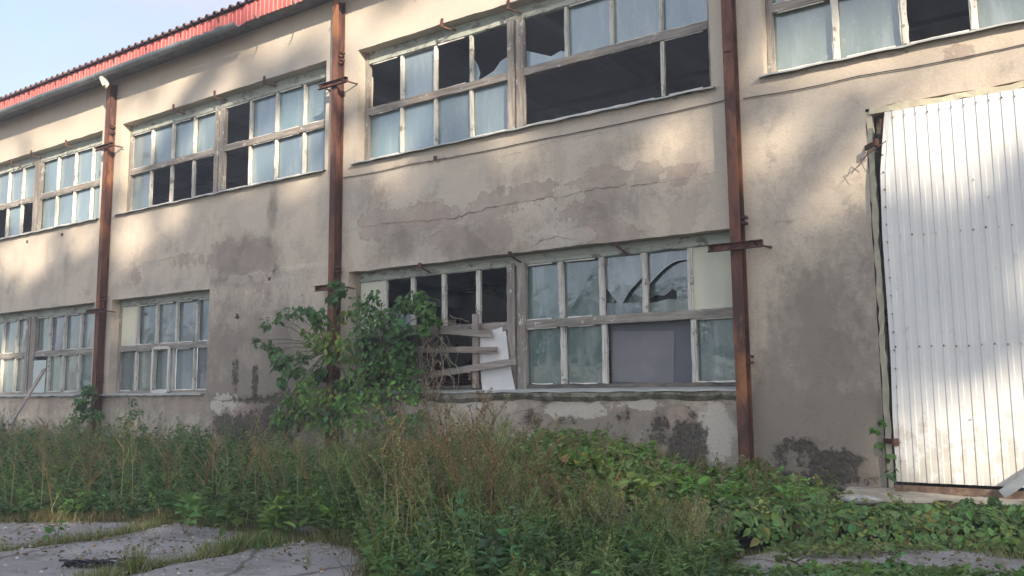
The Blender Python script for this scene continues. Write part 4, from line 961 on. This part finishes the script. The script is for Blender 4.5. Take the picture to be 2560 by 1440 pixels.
# ---- ivy bank (stuff): leaves over a lumpy surface
def ivyh(X, Y):
    Xw = X+.43*(Y+.5)
    top = np.interp(Xw, [12, 13.4, 14.2, 14.8, 15.3, 15.9, 17.2, 19], [.78, .72, .60, .42, .36, .31, .27, .28])
    frn = np.clip((Y-np.interp(X, [15, 16.2, 16.7, 17, 18.3, 19.5], [-5.1, -4.5, -3.8, -3.05, -2.45, -2.45]))/.35, 0.02, 1)
    gz_ = gheight(X, Y); belt = np.where(X > 16.4, np.clip((-1.35-Y)/.5, .1, 1), 1)
    return gz_+.02+np.maximum(top-gz_, .06)*np.sqrt(frn)*(.50+.92*fbm(X, Y, 1.5))*belt
poly_i = [(12.6, -.5), (12.9, -.15), (16.75, -.12), (17.1, -.9), (18.3, -1.25), (20.4, -1.5), (21.5, -2.3), (20.2, -2.6), (19.0, -2.35), (18.2, -2.55), (17.4, -2.95), (16.6, -3.7), (15.9, -4.6), (15.2, -4.9), (14.0, -3.2)]
a = Acc()
N = 26000; P = scatter(N, poly_i, lambda x, y: np.where((x > 16.7) & (y > -1.6), .05, np.where((x > 16.0) & (y > -1.3), .3, 1))); X, Y = P[:, 0], P[:, 1]; Z = ivyh(X, Y); e = .03
gxn = (ivyh(X+e, Y)-Z)/e; gyn = (ivyh(X, Y+e)-Z)/e
Nn = np.stack([-gxn, -gyn, np.ones(N)], -1); Nn /= np.linalg.norm(Nn, axis=1, keepdims=True); Nn += np.array([.05, -.45, .1])
dp = rng.random(N)**2*.28; T = np.stack([X, Y, Z-dp*(Z-gheight(X, Y))/.5+rng.normal(size=N)*.03], -1)
D = rng.normal(size=(N, 3)); D -= Nn*(np.sum(D*Nn, 1)/np.sum(Nn*Nn, 1))[:, None]; D[:, 2] -= .35
cc = cvar(G_MID, N, .25)*(1-.0*dp[:, None]); yl = fbm(X, Y, .8); cc = cc*(.75+.7*fbm(X, Y, 1.1))[:, None]; k_ = rng.random(N) < .10; cc[k_] = cvar((.22, .24, .07), k_.sum()); k_ = rng.random(N) < .02; cc[k_] = cvar((.22, .13, .07), k_.sum())
big = rng.random(N) < .35
sz = .035+.085*rng.random(N)**1.8; R_ = rots(D, sz, .45, Nn)
a.stamp(*MAPLE, R_[big], T[big], cc[big]); a.stamp(*LEAFW, (R_*1.15)[~big], T[~big], cc[~big])
P = scatter(300, [(13.0, -.4), (15.4, -.3), (16.4, -1.0), (16.9, -2.0), (16.6, -3.6), (15.2, -4.7), (14.0, -3.2)]); X, Y = P[:, 0], P[:, 1]
herbs(a, X[:150], Y[:150], .12+.20*rng.random(150), G_BRT, G_MID, 26, .12, panicle=0, shape=LEAFW, z0=ivyh(X[:150], Y[:150])-.08, lean=.25)
herbs(a, X[150:], Y[150:], .15+.30*rng.random(150), G_OLIVE, C_BROWN, 26, .06, pc=(.27, .20, .12), panicle=.4, pn=30, z0=ivyh(X[150:], Y[150:])-.08, lean=.25)
P = scatter(70, poly_i); herbs(a, P[:, 0], P[:, 1], .12+.2*rng.random(70), G_YEL, G_MID, 16, .08, panicle=0, shape=LEAFW, z0=ivyh(P[:, 0], P[:, 1])-.04, lean=.4)
n_ = 320; P = scatter(n_, poly_i); Z = ivyh(P[:, 0], P[:, 1]); P0 = np.stack([P[:, 0], P[:, 1], Z-.08], -1); P1 = P0+np.stack([rng.normal(size=n_)*.14, rng.normal(size=n_)*.14, .04+.12*rng.random(n_)], -1); a.tubes(P0, P1, .004, .003, C_STRAW, 1)
tag(a.build('ground_ivy', LM), 'thick green ivy and creeper spilling over the bank before the door', 'ivy', kind='stuff')
# creeping patch at the lower right edge of the picture
a = Acc(); N = 2300; poly = [g(1780, 1500), g(1790, 1440), g(1850, 1448), g(2000, 1452), g(2130, 1436), g(2250, 1434), g(2400, 1446), g(2620, 1440), g(2620, 1560), g(2000, 1600)]
P = scatter(N, poly); T = np.stack([P[:, 0], P[:, 1], .02+.09*fbm(P[:, 0], P[:, 1], 2)+.03*rng.random(N)], -1); D = rng.normal(size=(N, 3)); D[:, 2] *= .3
a.stamp(*MAPLE, rots(D, .05+.05*rng.random(N), .5), T, cvar(G_MID, N))
P = scatter(500, [g(1900, 1395), g(2120, 1372), g(2350, 1378), g(2150, 1400)]); N = 500; T = np.stack([P[:, 0], P[:, 1], .02+.05*rng.random(N)], -1); D = rng.normal(size=(N, 3)); D[:, 2] *= .3; a.stamp(*LEAFW, rots(D, .03+.04*rng.random(N), .5), T, cvar(G_OLIVE, N))
tag(a.build('creeper', LM), 'sparse creeper leaves straying over the right-hand slab', 'ivy', kind='stuff')
# grass in the joints
a = Acc()
def grassline(pts, n_, w_=.10, h=.13, c=G_OLIVE):
    pts = [np.array(g(*p)) for p in pts]; L_ = [np.linalg.norm(q-p) for p, q in zip(pts[:-1], pts[1:])]; tot = sum(L_)
    for p, q, l_ in zip(pts[:-1], pts[1:], L_):
        k = int(n_*l_/tot); u = rng.random(k); cl = .4+1.2*vnoise(u*l_+p[0]*3, u*0, 2.5)
        X = p[0]+(q[0]-p[0])*u+rng.normal(size=k)*w_*.6; Y = p[1]+(q[1]-p[1])*u+rng.normal(size=k)*w_*.6
        D = np.stack([rng.normal(size=k)*.5, rng.normal(size=k)*.5, .9+0*u], -1)
        a.stamp(np.array([(-.035, 0, 0), (.035, 0, 0), (0, 1, .12)]), [(0, 1, 2)], rots(D, h*(.4+.8*rng.random(k))*cl), np.stack([X, Y, np.full(k, -.01)], -1), np.where(rng.random((k, 1)) < .3, cvar(C_STRAW, k), cvar(c, k)))
grassline([(-300, 1425), (0, 1378), (240, 1347), (348, 1326), (410, 1306)], 2600)
grassline([(190, 1464), (420, 1406), (560, 1382), (645, 1357), (800, 1350), (930, 1365)], 2600, .10, .11)
grassline([(540, 1380), (620, 1362), (700, 1365)], 900, .15, .15, G_MID)
grassline([(330, 1432), (345, 1420)], 90, .03, .17, G_OLIVE); grassline([(555, 1385), (600, 1372)], 150, .04, .15, G_MID)
grassline([(-200, 1309), (150, 1302), (420, 1303)], 3200, .16, .14, (.13, .10, .05)); grassline([(430, 1303), (620, 1330), (850, 1350), (940, 1390), (955, 1450)], 3600, .18, .15, (.10, .10, .045))
grassline([(1790, 1450), (1850, 1395), (2000, 1368), (2400, 1372), (2560, 1400)], 1500, .12, .09)
grassline([(765, 1440), (770, 1375)], 160, .03, .06, G_OLIVE)
tag(a.build('grass', [M['leaf']]), 'thin grass growing in the joints of the concrete slabs', 'grass', kind='stuff')
# litter
a = Acc(); N = 1500
P = np.vstack([scatter(900, [g(-200, 1330), g(420, 1300), g(640, 1330), g(950, 1360), g(960, 1400), g(500, 1395), g(300, 1420), g(0, 1400)]), scatter(250, [g(0, 1440), g(900, 1440), g(900, 1350), g(0, 1330)]), scatter(350, [g(1850, 1440), g(2000, 1370), g(2450, 1375), g(2560, 1440)])])
N = len(P); D = rng.normal(size=(N, 3)); D[:, 2] *= .25
a.stamp(*LEAFW, rots(D, .02+.045*rng.random(N)**2, .35), np.stack([P[:, 0], P[:, 1], .022+.01*rng.random(N)], -1), np.where(rng.random((N, 1)) < .5, cvar((.22, .12, .06), N), cvar((.10, .07, .045), N)))
tag(a.build('leaf_litter', [M['leaf']]), 'brown fallen leaves scattered over the concrete', 'leaves', kind='stuff')
a = Acc(); N = 380; P = scatter(N, [g(-200, 1460), g(0, 1310), g(900, 1350), g(950, 1440)]); s_ = .006+.018*rng.random(N)**3
oct_ = (np.array([(1, 0, 0), (0, 1, 0), (-1, 0, 0), (0, -1, 0), (0, 0, .8)]), [(0, 1, 4), (1, 2, 4), (2, 3, 4), (3, 0, 4)])
D = rng.normal(size=(N, 3)); D[:, 2] = 0; a.stamp(*oct_, rots(D, s_, 0.0), np.stack([P[:, 0], P[:, 1], np.full(N, .013)], -1), cvar((.4, .38, .35), N))
tag(a.build('gravel', [M['stone']]), 'loose stone crumbs on the slabs', 'gravel', kind='stuff')

# ---- the bush climbing round the middle post
def clusters(lst, Y0, shape_of, per=34, sz=.12, col_of=None, yj=.22):
    """leaf sprays at photograph positions on the plane Y0; returns centres"""
    a = Acc(); cen = []
    for (px, py, r, kd) in lst:
        yo = Y0-(.25+.35*rng.random()) if isinstance(Y0, float) else Y0
        c = at(px, py, yo); rr = r*np.linalg.norm(c-CAM)/F_PX; cen.append((c, rr, kd))
        n_ = int(per*(rr/.25)**1.6)+6; sh, cl, s0 = shape_of[kd]
        Q = rng.normal(size=(n_, 3)); Q /= np.linalg.norm(Q, axis=1, keepdims=True); Q *= (rng.random((n_, 1))**.45); T = c+Q*np.array([rr, max(rr*.75, .08), rr*.8])*1.05
        D = np.stack([rng.normal(size=n_)*.7+Q[:, 0]*.6, rng.normal(size=n_)*.5-.35, rng.normal(size=n_)*.4-.75], -1)
        Nn = np.stack([rng.normal(size=n_)*.3+.15, np.full(n_, -.75), .65+rng.normal(size=n_)*.2], -1)
        a.stamp(*sh, rots(D, s0*(.6+.7*rng.random(n_)), .35, Nn), T, cvar(cl, n_, .25))
        m = n_//3; a.tubes(np.repeat(c[None], m, 0)+Q[:m]*.3*rr, T[:m], .003, .002, (.10, .10, .05), 1)
    return a, cen
SH = {'d': (MAPLE, (.075, .16, .065), .13), 'm': (MAPLE, (.095, .20, .065), .12), 'y': (LEAFW, (.20, .27, .07), .12), 'b': (LEAFW, (.15, .29, .07), .10), 'g': (LEAFW, (.085, .18, .07), .11), 'n': (LEAF, (.12, .22, .06), .12)}
CL = [(665,806,18,'g'),(695,792,20,'g'),(735,782,24,'g'),(770,775,18,'d'),(795,790,26,'d'),(640,850,12,'g'),(668,862,18,'g'),(690,880,18,'d'),(705,905,30,'d'),(735,925,26,'d'),(760,890,24,'g'),(705,955,14,'d'),(800,810,30,'y'),(822,845,38,'y'),(795,868,28,'y'),(780,835,26,'b'),
      (768,955,32,'b'),(800,930,28,'d'),(846,708,16,'d'),(852,728,18,'d'),(835,745,16,'d'),(865,790,24,'y'),(900,762,30,'g'),(940,768,36,'g'),(975,790,34,'g'),(918,805,40,'g'),(1030,755,40,'m'),(1068,780,30,'m'),(1000,825,38,'d'),(960,850,46,'g'),(900,850,40,'g'),
      (1010,870,36,'d'),(1018,925,34,'m'),(935,900,46,'g'),(880,895,34,'b'),(940,950,52,'b'),(905,1000,48,'b'),(960,1010,48,'n'),(1000,975,34,'b'),(860,960,26,'d'),(785,1000,46,'b'),(745,1035,36,'g'),(840,1040,46,'g'),(1035,1000,22,'b'),(1060,820,22,'m'),(1000,760,26,'g'),(830,890,26,'b'),(855,860,22,'y'),(1040,965,20,'g'),(980,905,36,'b'),(750,985,26,'y'),(700,1060,30,'g'),(800,1060,40,'b'),(900,1060,50,'b'),(980,1060,46,'g'),(720,1000,26,'b'),(700,1040,26,'b'),(820,990,34,'y'),(1050,1040,30,'b'),(960,800,34,'b'),(930,740,22,'g'),(1050,740,24,'m'),(890,950,34,'b'),(760,1040,40,'y'),(1090,800,16,'m'),(860,1000,34,'b'),(1020,1060,34,'g')]
bush = empty('climbing_bush', tuple(gat(850, 1110, .25)))
tag(bush, 'leafy bush climbing round the middle rusty post and into the open window', 'bush')
def parent_keep(o, p): o.parent = p; o.matrix_parent_inverse = Matrix.Translation(-Vector(p.location))
a, cen = clusters(CL, -.05, SH, 50, .12); parent_keep(a.build('foliage', LM), bush)
a = Acc(); root = np.array(bush.location); 
hub = at(870, 950, -.5); hub2 = at(820, 880, -.45); hub3 = at(960, 880, -.4)
for p, q, r0, r1 in ((root, hub, .035, .028), (hub, hub2, .025, .018), (hub, hub3, .026, .018), (root+np.array((.3, 0, 0)), hub3, .025, .015)):
    k = 8; t = np.linspace(0, 1, k)[:, None]; pts = p+(q-p)*t+np.array([[0, 0, 1]])*np.sin(t*3)*.03+rng.normal(size=(k, 3))*.012; a.path(pts, r0, r1, (.12, .10, .075), 0, 6)
for (c, rr, kd) in cen:
    h_ = min((hub, hub2, hub3), key=lambda q: np.linalg.norm(q-c)); k = 6; t = np.linspace(0, 1, k)[:, None]; pts = h_+(c-h_)*t+np.array([[0, 0, 1]])*np.sin(t*3.14)*.10+rng.normal(size=(k, 3))*.012; a.path(pts, .011, .004, (.12, .11, .07), 0, 4)
parent_keep(a.build('branches', [M['stem']]), bush)
SV = {k: (sh, c, .085) for k, (sh, c, s0) in SH.items()}
def vine(lst, lab, name, Y0=-.05, per=90, shapes=SV):
    a, cen = clusters(lst, Y0, shapes, per); p = [c for c, r, k in cen]
    q = np.array([p[0]+(p[-1]-p[0])*t+rng.normal(size=3)*.02 for t in np.linspace(0, 1, 8)]); a.path(q, .008, .005, C_BROWN, 1)
    return tag(a.build(name, LM), lab, 'vine')
vine([(212, 1030, 26, 'd'), (200, 1005, 20, 'd'), (222, 985, 24, 'd'), (225, 970, 14, 'd'), (245, 1040, 18, 'g'), (190, 1050, 22, 'b')], 'dark green vine at the foot of the post nearest the left edge', 'vine')
vine([(1880, 1185, 34, 'o'), (1900, 1160, 26, 'o'), (1860, 1150, 18, 'o'), (1905, 1195, 26, 'm'), (1868, 1200, 30, 'o'), (1920, 1175, 18, 'o')], 'yellowing hop vine round the foot of the post beside the door wall', 'vine', shapes={'o': (LEAFW, (.15, .15, .05), .07), 'm': SH['m']})
vine([(2200, 1110, 5, 'm'), (2205, 1055, 9, 'm'), (2190, 1075, 7, 'm'), (2225, 1140, 14, 'm'), (2222, 1180, 16, 'g')], 'thin vine with few leaves at the left jamb of the white door', 'vine', per=14)
vine([(345, 1030, 22, 'g'), (330, 1000, 12, 'g'), (320, 1050, 30, 'g')], 'small creeper under the short lower window', 'vine', per=40)
vine([(2480, 1262, 22, 'd'), (2420, 1258, 18, 'g'), (2520, 1290, 26, 'd'), (2440, 1290, 26, 'g')], 'dark creeper mound on the apron in front of the white door', 'vine', Y0=-1.1)
# dry tangle of bare twigs beside the boards
a = Acc()
for s_ in range(46):
    p = at(1045+60*rng.random(), 800+130*rng.random(), -.08-.12*rng.random()); d = rng.normal(size=3)*np.array([.5, .15, 1]); pts = [p]
    for k in range(11):
        d = d*.8+rng.normal(size=3)*np.array([.6, .12, .6])+np.array([.02, 0, -.18]); d[1] -= .25*(p[1]+.15)*4; p = p+d/np.linalg.norm(d)*.075; pts.append(p)
    a.path(pts, .0055, .003, cvar((.30, .25, .20), 1)[0], 0, 4)
for (x0, y0, x1, y1) in ((1075, 985, 1105, 840), (1090, 1000, 1120, 870), (1062, 1000, 1068, 880)):
    P = np.array([at(x0+(x1-x0)*t+rng.normal()*4, y0+(y1-y0)*t, -.15) for t in np.linspace(0, 1, 9)]); a.path(P, .012, .007, (.30, .26, .21), 0, 5)
tag(a.build('dry_vine', [M['stem']]), 'bare tan tangle of dead vine hanging in the open window', 'vine')

# ================================================================== TREES behind the viewer: they shade the wall and show in the panes
LIT = [(2300,60,420,110,1.0),(2010,330,90,50,1.0),(2100,470,60,90,1.0),(1930,430,50,80,.8),(2330,420,170,170,1.0),(2330,560,120,80,.9),(2330,1030,140,120,1.0),(2500,1020,90,140,1.0),(2500,760,60,40,.6),(2100,950,60,40,.6),(1920,930,35,45,.55),
       (1690,380,40,75,1.0),(1660,330,60,30,.9),(1450,130,90,30,.4),(1010,455,60,20,.6),(940,420,50,30,.4),(1250,180,80,60,.4),(860,80,70,60,.8),(1050,70,120,60,.9),(1200,30,100,40,.9),(800,230,60,50,.7),(960,300,30,150,.8),(640,330,60,40,.5),
       (1280,250,30,90,.7),(700,100,60,50,.7),(530,210,60,50,.65),(400,290,40,40,.6),(330,420,25,120,.6),(120,380,240,60,1.2),(60,470,120,60,.9),(240,430,40,120,.9),(160,480,80,80,.8),(330,590,45,60,1.0),(60,640,70,60,.85),(200,600,50,40,.6),(430,560,50,30,.5),(10,900,40,90,.5),
       (1740,690,26,50,.9),(1745,780,30,20,.8),(1860,690,14,50,.7),(310,800,14,40,.8),(850,60,14,60,.9),(2380,1240,150,30,.9),(1600,880,60,40,.3),(60,1030,60,20,.5)]
lit = []
for (px, py, rx, ry, s_) in LIT:
    p = at(px, py); q = at(px+rx, py); r = at(px, py-ry); lit.append((p[0], p[2], abs(q[0]-p[0]), abs(r[2]-p[2]), s_))
BANDS = [((1880, 610), (2150, 250), .20, .8), ((2130, 900), (2640, 450), .40, 1.0), ((2300, 960), (2640, 800), .17, 1.0), ((1900, 830), (2170, 590), .36, 1.0), ((820, 330), (1000, 200), .2, .5), ((560, 130), (420, 330), .25, .6), ((40, 330), (140, 520), .12, .4)]
def shade(X, Z):
    f = np.zeros_like(X)
    for (cx, cz, rx, rz, s_) in lit: f = np.maximum(f, s_*np.exp(-(((X-cx)/rx)**2+((Z-cz)/rz)**2)*.8))
    dp = fbm(X+.5*Z+40, Z*1.1, .75); dap = np.clip((dp-.46)/.16, 0, 1)
    dap = dap*np.where((X > 17.1) & (Z > .4), 0, 1)
    bs = np.interp(Z, [-8, -1, 1, 3.6, 4.6, 7, 9], [.30, .28, .12, .04, .35, .7, 1.0])*np.where(X > 15.7, 1.0, .85)
    f = np.maximum(f, bs*dap)
    f = np.clip(f*2.3, 0, 1); f = np.where((Z > 8.75) & (X < 8), 1, f)
    f = np.where((X > 17.2) & (Z < 5.3) & (Z > .2), 1.0, f)
    for (p, q, w_, s_) in BANDS:
        p, q = at(*p)[[0, 2]], at(*q)[[0, 2]]; d = q-p; t = np.clip(((X-p[0])*d[0]+(Z-p[1])*d[1])/(d@d), 0, 1); dd = np.hypot(X-p[0]-t*d[0], Z-p[1]-t*d[1]); f = f*(1-np.clip(1.7*s_*np.exp(-(dd/w_)**2), 0, 1))
    out = Z > 11.5
    return np.where(out, .0, 1-f)
N = 250000; WX = -10+36*rng.random(N); WZ = -8+18.5*rng.random(N); keep = rng.random(N) < shade(WX, WZ)**1.7*.60
WX, WZ = WX[keep], WZ[keep]; N = len(WX); tt = 23+6*rng.random(N)
T = np.stack([WX, WX*0, WZ], -1)+SUN*tt[:, None]
tx = np.linspace(T[:, 0].min()+2, T[:, 0].max()-2, 6); own = np.argmin(np.abs(T[:, :1]-tx[None]), 1)
for i, x in enumerate(tx):
    tr = empty('tall_tree', (x, -26, 0)); tag(tr, 'tall leafy tree behind the photographer, shading the wall', 'tree', 'tall shade trees behind the photographer')
    s_ = own == i; n_ = s_.sum(); a = Acc(); D = rng.normal(size=(n_, 3)); a.stamp(*LEAFW, rots(D, .26+.16*rng.random(n_), .8), T[s_], cvar(G_DARK, n_)); parent_keep(a.build('crown', [M['leaf']]), tr)
    a = Acc(); k = 10; t = np.linspace(0, 1, k)[:, None]; pts = np.array([[x, -26, 0]])+t*np.array([[0, 0, 23]])+rng.normal(size=(k, 3))*np.array([.12, .12, 0]); a.path(pts, .32, .07, (.08, .065, .05), 0, 8)
    Q = T[s_]; pk = Q[rng.choice(n_, 26)]
    for q in pk:
        h0 = max(3, min(22, q[2]-2.2)); b0 = np.array([x, -26, h0]); m_ = (b0+q)/2+np.array([0, 0, .5]); a.path([b0, m_, q], .07, .02, (.08, .065, .05), 0, 5)
    parent_keep(a.build('trunk', [M['stem']]), tr)
# a row of lower trees far across the yard, mirrored in the lower panes
def far_tree(seed):
    r_ = np.random.default_rng(seed); a = Acc(); n_ = 5200; cs = [(r_.normal()*1.5, r_.normal()*1.5, 3.2+r_.random()*4.2, .9+r_.random()*1.1) for _ in range(16)]
    ci = r_.integers(0, 16, n_); Q = r_.normal(size=(n_, 3)); Q /= np.linalg.norm(Q, axis=1, keepdims=True); Q *= r_.random((n_, 1))**.5
    T = np.array([c[:3] for c in cs])[ci]+Q*np.array([c[3] for c in cs])[ci][:, None]
    a.stamp(*LEAFW, rots(r_.normal(size=(n_, 3)), .22+.15*r_.random(n_), .8), T, cvar(G_DARK, n_)); b = Acc(); b.path([(0, 0, 0), (.05, 0, 2), (0, .1, 5.5)], .2, .06, (.08, .065, .05), 0, 7)
    for c in cs: b.path([(0, 0, 2.2), (c[0]*.5, c[1]*.5, c[2]*.75), c[:3]], .06, .02, (.08, .065, .05), 0, 4)
    return a, b
FT = []
for sd in (3, 8):
    a, b = far_tree(sd); tr = empty('broadleaf_tree'); c_ = a.build('crown', [M['leaf']]); c_.parent = tr; d_ = b.build('trunk', [M['stem']]); d_.parent = tr; FT.append(tr)
spots = [(-2, -30, .92), (4, -36, 1.0), (-9, -34, .9), (-17, -38, .95), (-26, -40, 1.0), (-36, -42, .9), (-47, -44, 1.0), (-58, -46, 1.1), (-70, -50, 1.1), (-84, -52, 1.2), (10, -42, 1.1), (-12, -46, 1.1), (-31, -50, 1.2)]
for i, (x, y, s_) in enumerate(spots):
    if i < 2: tr = FT[i]; tr.location = (x, y, -.05); tr.scale = (s_,)*3
    else: tr = copy_thing(FT[i % 2], (x, y, -.05), rng.random()*6, s_)
    tag(tr, 'broad green tree standing across the yard behind the photographer', 'tree', 'trees across the yard')

# ------------------------------------------------------------------ added haze
hm = bpy.data.materials.new('haze'); hm.use_nodes = True; t_ = hm.node_tree; t_.nodes.clear()
vo = t_.nodes.new('ShaderNodeVolumePrincipled'); vo.inputs['Color'].default_value = (.86, .91, 1, 1); vo.inputs['Density'].default_value = .0042; vo.inputs['Anisotropy'].default_value = .2  # volume added for the lens veil, lifting the darks
oo = t_.nodes.new('ShaderNodeOutputMaterial'); t_.links.new(vo.outputs[0], oo.inputs['Volume'])
a = Acc(); a.box((-130, -90, -1.1), (90, 60, 33)); tag(a.build('haze', hm), 'thin pale haze added for a milky lens veil', 'haze', kind='stuff')
